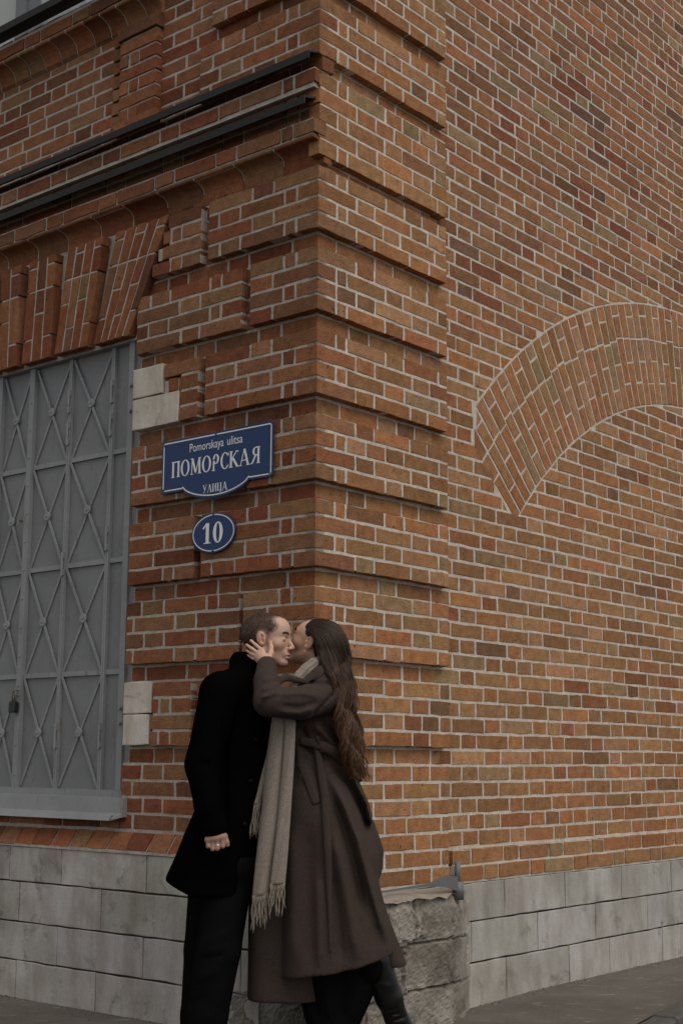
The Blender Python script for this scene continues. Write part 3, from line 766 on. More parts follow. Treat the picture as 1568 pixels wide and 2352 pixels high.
# padlock hanging at the meeting post
IRON = mat_paint('dark_iron', (0.018, 0.017, 0.017), 0.15, 0.5); STEEL = mat_paint('worn_steel', (0.16, 0.14, 0.12), 0.6, 0.4)
pl = thing('padlock', 'small black padlock hanging on the grey shutter', 'padlock', tuple(FL.P(2.063, 1.40, WS + .04)))
ls = []; u0, z0 = 2.066, 1.392
V = []; prof = [(-.022, -.03), (.022, -.03), (.025, -.024), (.025, .018), (.018, .027), (-.018, .027), (-.025, .018), (-.025, -.024)]
mb = MB(); n = len(prof)
for ww, s in ((WS + .032, .86), (WS + .036, 1), (WS + .058, 1), (WS + .062, .86)): V += [tuple(FL.P(u0 + x * s, z0 + y * s, ww)) for x, y in prof]
F = [(i + r * n, (i + 1) % n + r * n, (i + 1) % n + (r + 1) * n, i + (r + 1) * n) for r in range(3) for i in range(n)] + [tuple(range(n - 1, -1, -1)), tuple(3 * n + i for i in range(n))]
mb.add(V, F); mb.build('lock_body', IRON, pl)
mb = MB(); mb.tube([FL.P(u0 - .014, z0 + .024, WS + .047)] + [FL.P(u0 + .014 * -math.cos(t), z0 + .062 + .018 * math.sin(t), WS + .047) for t in np.linspace(0, math.pi, 9)] + [FL.P(u0 + .014, z0 + .024, WS + .047)], .0042, 8)
mb.build('shackle', STEEL, pl, smooth=True)
mb = MB(); mb.tube([FL.P(2.06, z0 + .085, WS + .02), FL.P(2.06, z0 + .083, WS + .05), FL.P(2.06, z0 + .060, WS + .055), FL.P(2.06, z0 + .055, WS + .02)], .005, 6); mb.build('hasp', STEEL, pl)
mb = MB(); mb.tube([FL.P(2.10, 2.365, WS + .02), FL.P(2.10, 2.37, WS + .045), FL.P(2.10, 2.335, WS + .05)], .007, 6); mb.build('catch', STEEL, shut)

# ================================================================== SIGNS
BLUE, nt, b = newmat('blue_enamel', 0.5, (0.014, 0.036, 0.108), 0.25)
bump(nt, b, noise_n(nt, 6, 3, 0.5, coords(nt)), 0.05, 0.003)
WHITE, nt, b = newmat('white_enamel', 0.4, (0.66, 0.65, 0.64), 0.4); SCREW, nt, b = newmat('screw_metal', 0.45, (0.06, 0.06, 0.06), 0.5, 0.6)
SG = Frame(CORNER, tuple(-FL.t), ZU, tuple(FL.n))      # x reads left to right on the facade
def plate(pts, w0, w1, name, m, parent):
    pts = np.array(pts); n = len(pts)
    V = np.vstack([SG.P(pts[:, 0], pts[:, 1], w0), SG.P(pts[:, 0], pts[:, 1], w1 - .001), SG.P(pts[:, 0] * .0 + pts[:, 0] + (pts[:, 0].mean() - pts[:, 0]) * .004, pts[:, 1] + (pts[:, 1].mean() - pts[:, 1]) * .004, w1)])
    F = [(i, (i + 1) % n, n + (i + 1) % n, n + i) for i in range(n)] + [(n + i, n + (i + 1) % n, 2 * n + (i + 1) % n, 2 * n + i) for i in range(n)] + [tuple(2 * n + i for i in range(n))]
    return mesh(name, V, F, m, parent, None, False)
def ribbon(pts, wd, w1, name, m, parent):
    """closed flat line of width wd along pts"""
    pts = np.array(pts); a = np.roll(pts, 1, 0); c = np.roll(pts, -1, 0)
    d1 = pts - a; d1 /= np.hypot(*d1.T)[:, None]; d2 = c - pts; d2 /= np.hypot(*d2.T)[:, None]
    n1 = np.stack([-d1[:, 1], d1[:, 0]], 1); n2 = np.stack([-d2[:, 1], d2[:, 0]], 1); mm = n1 + n2; mm /= np.hypot(*mm.T)[:, None]
    k = 1 / np.maximum(np.sum(mm * n1, 1), .4)
    o, i = pts + mm * wd / 2 * k[:, None], pts - mm * wd / 2 * k[:, None]; n = len(pts)
    V = np.vstack([SG.P(o[:, 0], o[:, 1], w1), SG.P(i[:, 0], i[:, 1], w1), SG.P(o[:, 0], o[:, 1], w1 - .0007), SG.P(i[:, 0], i[:, 1], w1 - .0007)])
    F = []
    for j in range(n):
        q = (j + 1) % n; F += [(j, q, n + q, n + j), (j, 2 * n + j, 2 * n + q, q), (n + j, n + q, 3 * n + q, 3 * n + j)]
    return mesh(name, V, F, m, parent, None, False)
# serif glyphs drawn as strokes in a box of height 1
TH_, TN = 0.155, 0.055
def st(x0, y0, x1, y1, wd): return ('s', x0, y0, x1, y1, wd)
def sf(x, y, wd=0.30): return ('s', x - wd / 2, y + (0.022 if y < .5 else -0.022), x + wd / 2, y + (0.022 if y < .5 else -0.022), 0.045)
def ring(cx, cy, rx, ry, a0=0, a1=360, th=TH_, tn=TN): return ('r', cx, cy, rx, ry, a0, a1, th, tn)
G = {
 'П': (0.74, [st(.14, 0, .14, 1, TH_), st(.60, 0, .60, 1, TH_), st(.06, .965, .68, .965, .07), sf(.14, 0), sf(.60, 0), sf(.10, 1, .22), sf(.64, 1, .22)]),
 'О': (0.80, [ring(.40, .5, .37, .515)]), 'O': (0.80, [ring(.40, .5, .37, .515)]),
 'М': (0.92, [st(.13, 0, .16, 1, .07), st(.78, 0, .75, 1, TH_), st(.17, .99, .45, .12, TH_), st(.45, .05, .74, .98, .06), sf(.13, 0, .24), sf(.78, 0), sf(.12, 1, .2), sf(.80, 1, .2)]),
 'Р': (0.64, [st(.16, -.02, .16, .62, .12), ring(.34, .70, .25, .31, -150, 180), sf(.16, 0, .28)]),
 'С': (0.70, [ring(.40, .5, .36, .515, 42, 318), st(.65, .74, .66, .95, .05), st(.64, .28, .68, .10, .045)]),
 'К': (0.78, [st(.15, 0, .15, 1, TH_), st(.20, .47, .58, .97, .07), st(.30, .55, .66, .03, TH_), sf(.15, 0), sf(.15, 1, .28), sf(.68, 0, .24), st(.52, .975, .74, .93, .07)]),
 'А': (0.84, [st(.10, 0, .38, 1, .06), st(.40, 1, .70, 0, TH_), st(.20, .32, .60, .32, .055), sf(.10, 0, .24), sf(.70, 0, .30), st(.30, .985, .44, .985, .05)]),
 'Я': (0.80, [st(.62, 0, .62, 1, TH_), ring(.42, .74, .26, .26, 60, 300), st(.42, .985, .68, .985, .05), st(.42, .49, .60, .49, .05), st(.40, .49, .16, .05, .11), sf(.62, 0), sf(.64, 1, .24), st(.03, .03, .17, .03, .06)]),
 'У': (0.74, [st(.10, 1, .38, .36, .13), st(.62, 1, .30, .06, .06), sf(.12, 1, .26), sf(.62, 1, .22), st(.14, .04, .32, .04, .08)]),
 'Л': (0.78, [st(.12, .04, .36, 1, .06), st(.38, 1, .64, 0, TH_), sf(.64, 0, .28), st(.02, .05, .16, .05, .08)]),
 'И': (0.78, [st(.14, 0, .14, 1, TH_), st(.62, 0, .62, 1, TH_), st(.18, .08, .58, .92, .06), sf(.14, 0), sf(.14, 1), sf(.62, 0), sf(.62, 1)]),
 'Ц': (0.80, [st(.14, 0, .14, 1, TH_), st(.60, 0, .60, 1, TH_), st(.08, .03, .76, .03, .07), sf(.14, 1), sf(.60, 1), st(.72, .03, .62, -.18, .06), st(.62, -.17, .44, -.13, .05)]),
 '1': (0.56, [st(.30, 0, .30, 1, .20), st(.02, .74, .26, .99, .09), sf(.30, 0, .46)]),
 '0': (0.66, [ring(.33, .5, .31, .515, 0, 360, .20, .05)]),
}
def lettering(text, x0, z0, h, sx, name, m, parent, w1, gap=0.03, slope=0.0):
    mb = MB(); x = x0; lay = 0
    for ch in text:
        adv, parts = G[ch]
        for pt in parts:
            lay = (lay + 1) % 7; wz = w1 + lay * 0.00006
            if pt[0] == 's':
                _, a0, b0, a1, b1, wd = pt
                d = np.array([(a1 - a0), (b1 - b0)]); d /= np.hypot(*d); nn = np.array([-d[1], d[0]]) * wd / 2
                q = [(a0 - nn[0], b0 - nn[1]), (a1 - nn[0], b1 - nn[1]), (a1 + nn[0], b1 + nn[1]), (a0 + nn[0], b0 + nn[1])]
                V = [SG.P(x + px * h * sx, z0 + py * h, wz) for px, py in q]; mb.add([tuple(v) for v in V], [(0, 1, 2, 3)])
            else:
                _, cx, cy, rx, ry, a0, a1, th, tn = pt; n = 36; V = []
                for i in range(n + 1):
                    t = math.radians(a0 + (a1 - a0) * i / n); V.append(tuple(SG.P(x + (cx + rx * math.cos(t)) * h * sx, z0 + (cy + ry * math.sin(t)) * h, wz)))
                for i in range(n + 1):
                    t = math.radians(a0 + (a1 - a0) * i / n); V.append(tuple(SG.P(x + (cx + (rx - th) * math.cos(t)) * h * sx, z0 + (cy + (ry - tn) * math.sin(t)) * h, wz)))
                mb.add(V, [(i, i + 1, n + 2 + i, n + 1 + i) for i in range(n)])
        x += (adv + gap) * h * sx
    o = mb.build(name, m, parent); return o, x
def textw(text, gap=0.03): return sum(G[c][0] + gap for c in text) - gap
def arcpts(cx, cz, rx, rz, a0, a1, n): return [(cx + rx * math.cos(math.radians(a0 + (a1 - a0) * i / n)), cz + rz * math.sin(math.radians(a0 + (a1 - a0) * i / n))) for i in range(n + 1)]
def sign_outline(e):
    xl, xr, zt, zb = -0.948 + e, -0.236 - e, 2.614 - e, 2.362 + e; xc = -0.592; r = .010
    half = 0.215 - e * .4; p = []
    p += arcpts(xl + r, zb + r, r, r, 180, 270, 4) + [(xc - half - .006, zb)]
    # shallow lobe along the foot
    dep = 0.058
    p += [(xc - half + 2 * half * t, zb + .004 - dep * (1 - (2 * t - 1) ** 2) ** 0.72) for t in np.linspace(0, 1, 26)]
    p += [(xc + half + .006, zb)] + arcpts(xr - r, zb + r, r, r, 270, 360, 4) + arcpts(xr - r, zt - r, r, r, 0, 90, 4) + arcpts(xl + r, zt - r, r, r, 90, 180, 4)
    return p
sg = thing('street_sign', 'blue enamel street name sign with white lettering and a curved lower edge', 'street sign', tuple(SG.P(-0.592, 2.46, 0.01)))
WB = 0.010
pb = plate(sign_outline(0), WB, WB + .006, 'sign_plate', BLUE, sg); ribbon(sign_outline(0.0125), 0.0055, WB + .0068, 'border_line', WHITE, sg)
tx = textw('ПОМОРСКАЯ'); hh = 0.076; tw = 0.572; sx = tw / (tx * hh)
lettering('ПОМОРСКАЯ', -0.592 - tw / 2 - .004, 2.432, hh, sx, 'street_name', WHITE, sg, WB + .0066)
tx = textw('УЛИЦА'); hh = 0.037; tw = 0.158; sx = tw / (tx * hh)
lettering('УЛИЦА', -0.592 - tw / 2, 2.335, hh, sx, 'street_word', WHITE, sg, WB + .0066)
def font_text(txt, x0, z0, size, width, name, parent, w1, bold=0.0):
    cu = bpy.data.curves.new('lettering', 'FONT'); cu.body = txt; cu.size = size; cu.offset = bold; cu.resolution_u = 3
    ob = bpy.data.objects.new('lettering_tmp', cu); COL.objects.link(ob); dg = bpy.context.evaluated_depsgraph_get(); dg.update()
    me = bpy.data.meshes.new_from_object(ob.evaluated_get(dg)); bpy.data.objects.remove(ob)
    co = np.zeros(len(me.vertices) * 3); me.vertices.foreach_get('co', co); co = co.reshape(-1, 3)
    s = width / (co[:, 0].max() - co[:, 0].min()); x = x0 + (co[:, 0] - co[:, 0].min()) * s
    me.vertices.foreach_set('co', SG.P(x, z0 + co[:, 1], w1).ravel()); me.update()
    me.materials.clear(); return link(name, me, WHITE, parent, False)
font_text('Pomorskaya', -0.762, 2.540, 0.058, 0.220, 'transliteration', sg, WB + .0066)
font_text('ulitsa', -0.762 + .243, 2.540, 0.058, 0.096, 'transliteration', sg, WB + .0066)
for x, z in ((-0.93, 2.592), (-0.592, 2.601), (-0.256, 2.592), (-0.93, 2.38), (-0.256, 2.38)):
    mb = MB(); V, F = disc(SG, x, z, .0055, WB + .006, WB + .0105, 10); mb.add(V, F); mb.build('screw', SCREW, sg)
hs = thing('house_number_sign', 'oval blue enamel house number plate reading 10 below the street sign', 'house number', tuple(SG.P(-0.597, 2.145, .01)))
el = lambda e: arcpts(-0.597, 2.145, 0.1385 - e, 0.0925 - e, 0, 360, 63)[:-1]
plate(el(0), WB, WB + .006, 'number_plate', BLUE, hs); ribbon(el(0.0095), .0045, WB + .0068, 'border_line', WHITE, hs)
tx = textw('10', .08); hh = 0.094; tw = 0.130
lettering('10', -0.597 - tw / 2 - .002, 2.145 - hh / 2, hh, tw / (tx * hh), 'digits', WHITE, hs, WB + .0066, gap=.08)
for z in (2.2275, 2.0625):
    mb = MB(); V, F = disc(SG, -0.597, z, .0055, WB + .006, WB + .0105, 10); mb.add(V, F); mb.build('screw', SCREW, hs)

# ================================================================== BENT BRACKET ON THE LEDGE
BR = mat_paint('galvanised', (0.12, 0.122, 0.124), 0.3, 0.45)
br = thing('metal_bracket', 'bent grey metal post bracket lying on the broken stone ledge', 'bracket', tuple(FR.P(0.86, 0.58, 0.06)))
mb = MB(); q = FR.P(0.868, 0.52, 0.115); mb.tube([q + np.array([0, 0, .0]), q + np.array([0, 0, .078])], .027, 14); mb.build('socket', BR, br, smooth=True)
mb = MB(); q = FR.P(0.868, 0.60, 0.112); mb.tube([q - np.array([0, 0, .02]), q + np.array([0.001, 0, .085])], .0135, 12); mb.build('pin', BR, br, smooth=True)
mb = MB(); V = []; F = []
for i, (u, ww, z0, z1) in enumerate(((0.30, .10, .560, .568), (0.45, .11, .566, .574), (0.60, .125, .570, .582), (0.66, .135, .568, .590), (0.70, .14, .565, .606), (0.76, .137, .558, .612), (0.85, .128, .535, .600))):
    V += [tuple(FR.P(u, z0 + .022, ww)), tuple(FR.P(u, z1 + .022, ww)), tuple(FR.P(u, z1 + .022, ww - .006)), tuple(FR.P(u, z0 + .022, ww - .006))]
for i in range(6):
    for j in range(4): F.append((i * 4 + j, i * 4 + (j + 1) % 4, (i + 1) * 4 + (j + 1) % 4, (i + 1) * 4 + j))
F += [(0, 1, 2, 3), (27, 26, 25, 24)]; mb.add(V, F); mb.build('strap', BR, br, smooth=False)

# ================================================================== GROUND
PAVE, nt, b = newmat('pavement_asphalt', 0.93, spec=0.15)
v = coords(nt)
c = ramp(nt, noise_n(nt, 1.6, 6, 0.65, v), [(0.3, (0.082, 0.074, 0.064)), (0.7, (0.14, 0.127, 0.112))])
c = mix(nt, 0.6, c, ramp(nt, noise_n(nt, 130, 4, 0.75, v), [(0.3, (0.5, 0.48, 0.46)), (0.62, (1.2, 1.2, 1.18))]), 'MULTIPLY')
pt = ramp(nt, noise_n(nt, 7, 5, 0.7, coords(nt, (1, 2.6, 1)), .5), [(0.58, (0, 0, 0)), (0.70, (.7, .7, .7))]); c = mix(nt, pt, c, (0.27, 0.255, 0.235))
nt.links.new(c, b.inputs['Base Color']); n1 = bump(nt, b, noise_n(nt, 160, 4, 0.7, v), 0.6, .005); bump(nt, b, noise_n(nt, 9, 4, .6, v), .3, .02, n1)
ROAD, nt, b = newmat('road_asphalt', 0.9, spec=0.2)
v = coords(nt); c = ramp(nt, noise_n(nt, 120, 4, 0.7, v), [(0.3, (0.03, 0.03, 0.03)), (0.65, (0.07, 0.068, 0.065))]); nt.links.new(c, b.inputs['Base Color']); bump(nt, b, noise_n(nt, 140, 4, 0.7, v), 0.6, .006)
# pavement: a sheet round the building out to its kerb line, finely divided near the walls
K0 = np.array([1.37, 6.42]); KD = np.array([0.475, 0.880]); KD /= np.hypot(*KD)
def gz(x, y): return 0.03 * max(0, min(1, (x - 0.2) / 0.8)) + 0.004 * fbm((x, y, 0), 1.3)
V = []; F = []
ts = np.concatenate([np.arange(-9, -2, 1.0), np.arange(-2, 5, 0.08), np.arange(5, 40, 3)]); ss = np.concatenate([np.arange(0, 2.4, 0.08), np.arange(2.4, 30, 2.5)])
KN = np.array([-KD[1], KD[0]])
for t in ts:
    for s in ss:
        p = K0 + KD * t + KN * s; V.append((p[0], p[1], gz(p[0], p[1])))
ns = len(ss)
for i in range(len(ts) - 1):
    for j in range(ns - 1): F.append((i * ns + j, (i + 1) * ns + j, (i + 1) * ns + j + 1, i * ns + j + 1))
o = mesh('pavement', V, F, PAVE, None, None, True); o['kind'] = 'structure'
kb = MB()
for i, t in enumerate(np.arange(-9, 39, 1.0)):
    e = .004; p = [K0 + KD * (t + e), K0 + KD * (t + 1 - e)]; q = [x - KN * 0.12 for x in p]
    Vb = []
    for z, off in ((-.2, 0), (0.0, 0), (.012, .012)):
        for x, sgn in ((p[0], 1), (p[1], 1), (q[1], -1), (q[0], -1)):
            y = x - KN * off * sgn + KD * (off if x is p[0] or x is q[0] else -off) * .5
            Vb.append((y[0], y[1], z + gz(p[0][0], p[0][1]) - .006))
    kb.add(Vb, [(0, 1, 5, 4), (1, 2, 6, 5), (2, 3, 7, 6), (3, 0, 4, 7), (4, 5, 9, 8), (5, 6, 10, 9), (6, 7, 11, 10), (7, 4, 8, 11), (8, 9, 10, 11)])
KERB, nt, b = newmat('kerb_stone', .9, spec=.2); c = ramp(nt, noise_n(nt, 40, 5, .7, coords(nt)), [(.3, (.05, .047, .043)), (.7, (.10, .095, .088))]); nt.links.new(c, b.inputs['Base Color'])
o = kb.build('kerb', KERB, None); o['kind'] = 'structure'
V = [(-300, -300, -.13), (300, -300, -.13), (300, 300, -.13), (-300, 300, -.13)]
o = mesh('road', V, [(0, 1, 2, 3)], ROAD, None, None, False); o['kind'] = 'structure'

# grit and crumbs of mortar lying along the foot of the walls
GRIT, nt, b = newmat('grit', .95, spec=.1); a = N(nt, 'ShaderNodeAttribute', attribute_name='Col').outputs['Color']; nt.links.new(a, b.inputs['Base Color'])
mb = MB()
def crumb(p, r):
    V = []; o = rng.uniform(0, 6.28)
    for i in range(6): V.append((p[0] + r * math.cos(o + i * 1.047) * rng.uniform(.7, 1.2), p[1] + r * math.sin(o + i * 1.047) * rng.uniform(.7, 1.2), p[2] - .002))
    V.append((p[0] + r * .2, p[1], p[2] + r * rng.uniform(.5, .9))); g = rng.uniform(.5, 1.5)
    mb.add(V, [(i, (i + 1) % 6, 6) for i in range(6)], tuple(np.array([.115, .10, .085]) * g))
for i in range(900):
    fr, u, w0 = (FR, rng.uniform(.7, 5.0), .02) if i % 3 else (FL, rng.uniform(.2, 3.0), .045)
    w = w0 + abs(rng.normal(0, .035)) + (.5 * rng.random() if i % 9 == 0 else 0); q = fr.P(u, 0, w); q[2] = gz(q[0], q[1]) + .001; crumb(q, rng.uniform(.002, .0065) * (1.8 if rng.random() < .06 else 1))
o = mb.build('gravel', GRIT, None, False, True); o['kind'] = 'stuff'
# ================================================================== ORGANIC FORMS: distance fields turned into one continuous surface
def W_(px, py, Y):
    """world point on the vertical plane Y metres ahead that the photograph shows at (px, py) of 1568 x 2352"""
    d = CF + CR * ((px - 784) / 3202.2) - CU * ((py - 1176) / 3202.2); k = Y / d.y
    return np.array([d.x * k, Y, EYE + d.z * k])
def grid_axis(lo, hi, h, fine=()):
    out = [lo]
    while out[-1] < hi:
        x = out[-1]; st = h
        for a, b, hf in fine:
            if a - h <= x <= b: st = min(st, hf)
        out.append(x + st)
    return np.array(out)
class Field:
    def __init__(s, xs, ys, zs): s.x, s.y, s.z = xs, ys, zs; s.F = np.full((len(xs), len(ys), len(zs)), 0.2, np.float32)
    def sl(s, lo, hi):
        r = []
        for ax, a, b in zip((s.x, s.y, s.z), lo, hi):
            i, j = np.searchsorted(ax, a), np.searchsorted(ax, b); r.append(slice(max(0, i - 1), min(len(ax), j + 1)))
        return tuple(r)
    def pts(s, sl): return np.meshgrid(s.x[sl[0]], s.y[sl[1]], s.z[sl[2]], indexing='ij')
    def op(s, fn, lo, hi, k=0.01, sub=False, pad=0.03):
        sl = s.sl(np.array(lo) - pad - k, np.array(hi) + pad + k)
        if any(q.stop - q.start < 1 for q in sl): return
        a = s.F[sl]; b = fn(*s.pts(sl))
        s.F[sl] = smax(a, -b, k) if sub else smin(a, b, k)
    def cone(s, a, b, ra, rb, k=0.01, sub=False, flat=None):
        a, b = np.array(a, float), np.array(b, float); R = max(ra, rb)
        s.op(lambda X, Y, Z: cone(X, Y, Z, a, b, ra, rb, flat), np.minimum(a, b) - R, np.maximum(a, b) + R, k, sub)
    def chain(s, P, R, k=0.01, flat=None):
        for i in range(len(P) - 1): s.cone(P[i], P[i + 1], R[i], R[i + 1], k if i == 0 else min(k, 0.012), flat=flat)
def smin(a, b, k):
    if k <= 0: return np.minimum(a, b)
    h = np.clip(0.5 + 0.5 * (b - a) / k, 0, 1); return b + (a - b) * h - k * h * (1 - h)
def smax(a, b, k): return -smin(-a, -b, k)
def cone(X, Y, Z, a, b, ra, rb, flat=None):
    d = b - a; L = max(d @ d, 1e-9); px, py, pz = X - a[0], Y - a[1], Z - a[2]
    t = np.clip((px * d[0] + py * d[1] + pz * d[2]) / L, 0, 1)
    qx, qy, qz = px - t * d[0], py - t * d[1], pz - t * d[2]
    if flat is not None:
        n, f = flat; q = qx * n[0] + qy * n[1] + qz * n[2]; e = 1 / f - 1
        qx, qy, qz = qx + n[0] * q * e, qy + n[1] * q * e, qz + n[2] * q * e
    return np.sqrt(qx * qx + qy * qy + qz * qz) - (ra + (rb - ra) * t)
def ell(p, c, r):
    q = [(p[i] - c[i]) for i in range(3)]
    k0 = np.sqrt(sum((q[i] / r[i]) ** 2 for i in range(3))); k1 = np.sqrt(sum((q[i] / r[i] ** 2) ** 2 for i in range(3)))
    return k0 * (k0 - 1) / np.maximum(k1, 1e-6)
def surface(fd):
    F = fd.F; ins = F < 0; nx, ny, nz = F.shape
    c = [ins[i:nx - 1 + i, j:ny - 1 + j, k:nz - 1 + k] for i in (0, 1) for j in (0, 1) for k in (0, 1)]
    sm = sum(x.astype(np.int8) for x in c); act = (sm > 0) & (sm < 8)
    I, J, K = np.nonzero(act); vid = np.full(act.shape, -1, np.int64); vid[I, J, K] = np.arange(len(I))
    cor = {}
    for i in (0, 1):
        for j in (0, 1):
            for k in (0, 1): cor[i, j, k] = (F[I + i, J + j, K + k].astype(float), np.stack([fd.x[I + i], fd.y[J + j], fd.z[K + k]], 1))
    acc = np.zeros((len(I), 3)); cnt = np.zeros(len(I)); ks = list(cor)
    for a in ks:
        for ax in range(3):
            if a[ax] == 0:
                b = list(a); b[ax] = 1; b = tuple(b); va, pa = cor[a]; vb, pb = cor[b]
                m = (va < 0) != (vb < 0); t = np.where(m, va / np.where(m, va - vb, 1), 0)
                acc += np.where(m[:, None], pa + (pb - pa) * t[:, None], 0); cnt += m
    V = acc / np.maximum(cnt, 1)[:, None]; Q = []
    A = ins[:-1, 1:-1, 1:-1] != ins[1:, 1:-1, 1:-1]; i, j, k = np.nonzero(A); j += 1; k += 1
    q = np.stack([vid[i, j - 1, k - 1], vid[i, j, k - 1], vid[i, j, k], vid[i, j - 1, k]], 1); f = ins[i, j, k]; q[~f] = q[~f][:, ::-1]; Q.append(q)
    A = ins[1:-1, :-1, 1:-1] != ins[1:-1, 1:, 1:-1]; i, j, k = np.nonzero(A); i += 1; k += 1
    q = np.stack([vid[i - 1, j, k - 1], vid[i - 1, j, k], vid[i, j, k], vid[i, j, k - 1]], 1); f = ins[i, j, k]; q[~f] = q[~f][:, ::-1]; Q.append(q)
    A = ins[1:-1, 1:-1, :-1] != ins[1:-1, 1:-1, 1:]; i, j, k = np.nonzero(A); i += 1; j += 1
    q = np.stack([vid[i - 1, j - 1, k], vid[i, j - 1, k], vid[i, j, k], vid[i - 1, j, k]], 1); f = ins[i, j, k]; q[~f] = q[~f][:, ::-1]; Q.append(q)
    Q = np.vstack(Q); Q = Q[(Q >= 0).all(1)]
    return V, Q
def relax(V, Q, n=1, lam=0.5):
    for _ in range(n):
        s = np.zeros_like(V); c = np.zeros(len(V))
        for a, b in ((0, 1), (1, 2), (2, 3), (3, 0)):
            np.add.at(s, Q[:, a], V[Q[:, b]]); np.add.at(s, Q[:, b], V[Q[:, a]]); np.add.at(c, Q[:, a], 1); np.add.at(c, Q[:, b], 1)
        V = V + lam * (s / np.maximum(c, 1)[:, None] - V)
    return V
def main_piece(V, Q):
    """drop stray specks: keep the connected piece with most vertices"""
    lab = np.arange(len(V))
    while True:
        m = np.minimum.reduce([lab[Q[:, i]] for i in range(4)]); new = lab.copy()
        for i in range(4): np.minimum.at(new, Q[:, i], m)
        new = new[new]
        if (new == lab).all(): break
        lab = new
    u, c = np.unique(lab, return_counts=True); keep = lab == u[c.argmax()]
    idx = np.cumsum(keep) - 1; Q = Q[keep[Q].all(1)]
    return V[keep], idx[Q]
class Head:
    def __init__(s, H, F, U, S, sc): s.H, s.F, s.U, s.S, s.sc = [np.array(v, float) for v in (H, F, U, S, sc)]
    def loc(s, X, Y, Z):
        q = (X - s.H[0], Y - s.H[1], Z - s.H[2])
        return [sum(q[i] * ax[i] for i in range(3)) / c for ax, c in zip((s.F, s.U, s.S), s.sc)]
    def P(s, f, u, w): return s.H + s.F * f * s.sc[0] + s.U * u * s.sc[1] + s.S * w * s.sc[2]
    def sdf(s, X, Y, Z, female=False, ears=(1, -1), eo=0.0):
        p = s.loc(X, Y, Z); a = np.abs(p[2]); pm = [p[0], p[1], a]
        d = ell(p, (-0.016, 0.028, 0), (0.095, 0.087, 0.075)) if not female else ell(p, (-0.020, 0.022, 0), (0.090, 0.078, 0.070))
        d = smin(d, ell(p, (0.028, 0.045, 0), (0.060, 0.056, 0.062)) if not female else ell(p, (0.022, 0.030, 0), (0.060, 0.052, 0.056)), 0.03)
        d = smin(d, ell(p, (0.033, -0.03, 0), (0.052, 0.080, 0.054 if not female else 0.050)), 0.03)
        jw = 0.054 if not female else 0.046
        d = smin(d, cone(p[0], p[1], a, np.array((-0.006, -0.052, jw)), np.array((0.060, -0.098, 0.014)), 0.016, 0.015), 0.022)
        d = smin(d, ell(p, (0.066, -0.099, 0), (0.022, 0.019, 0.022)), 0.014)
        d = smin(d, cone(p[0], p[1], a, np.array((0.078, 0.022, 0)), np.array((0.066, 0.024, 0.036)), 0.011, 0.010), 0.014)
        d = smax(d, -ell(pm, (0.094, 0.002, 0.033), (0.017, 0.011, 0.018)), 0.010)
        d = smin(d, ell(pm, (0.068, 0.001, 0.032), (0.0145, 0.012, 0.0165)), 0.003)
        d = smin(d, ell(pm, (0.046, -0.022, 0.042), (0.026, 0.022, 0.020)), 0.02)
        d = smin(d, cone(p[0], p[1], p[2], np.array((0.081, 0.012, 0)), np.array((0.103, -0.033, 0)), 0.0065, 0.0105), 0.009)
        d = smin(d, ell(pm, (0.094, -0.039, 0.012), (0.011, 0.0075, 0.0075)), 0.006)
        d = smin(d, ell(p, (0.075, -0.062, 0), (0.018, 0.022, 0.026)), 0.012)
        d = smin(d, ell(p, (0.085, -0.065, 0), (0.0125, 0.006, 0.021)), 0.004)
        d = smin(d, ell(p, (0.083, -0.078, 0), (0.0125, 0.0075, 0.019)), 0.004)
        d = smax(d, -ell(p, (0.098, -0.0715, 0), (0.010, 0.0013, 0.020)), 0.003)
        for sg_ in ears:
            e = [p[0] + 0.15 * p[1] - eo, p[1], p[2] * sg_]
            er = ell(e, (-0.016, -0.004, 0.0795), (0.0185, 0.0315, 0.0085))
            er = smax(er, -ell(e, (-0.011, -0.002, 0.088), (0.0115, 0.021, 0.0105)), 0.003); er = smin(er, ell(e, (-0.018, -0.002, 0.084), (0.003, 0.016, 0.005)), 0.003)
            er = smin(er, ell(e, (-0.004, -0.006, 0.079), (0.004, 0.010, 0.007)), 0.004)
            d = smin(d, er, 0.006)
        return d * min(s.sc)
def hand_field(fd, wrist, palm, fingers, thumb, rw=0.024, kn=0.0105):
    """palm as a web of cones from the wrist to each knuckle, every finger its own tapering chain"""
    wrist = np.array(wrist); K = [np.array(f[0]) for f in fingers]
    for q in K: fd.cone(wrist, q, rw * 0.72, kn, 0.012)
    for a, b in zip(K[:-1], K[1:]): fd.cone(a, b, kn, kn, 0.008)
    m = sum(K) / len(K); fd.cone(wrist, m, rw * .8, kn * 1.15, 0.012)
    for f in fingers:
        n = len(f[:-1]); r = f[-1]
        for i in range(n - 1):
            fd.cone(f[i], f[i + 1], r * (1 - 0.10 * i), r * (1 - 0.10 * (i + 1)), 0.004)
    t, r = thumb[:-1], thumb[-1]
    for i in range(len(t) - 1): fd.cone(t[i], t[i + 1], r[i], r[i + 1], 0.006)
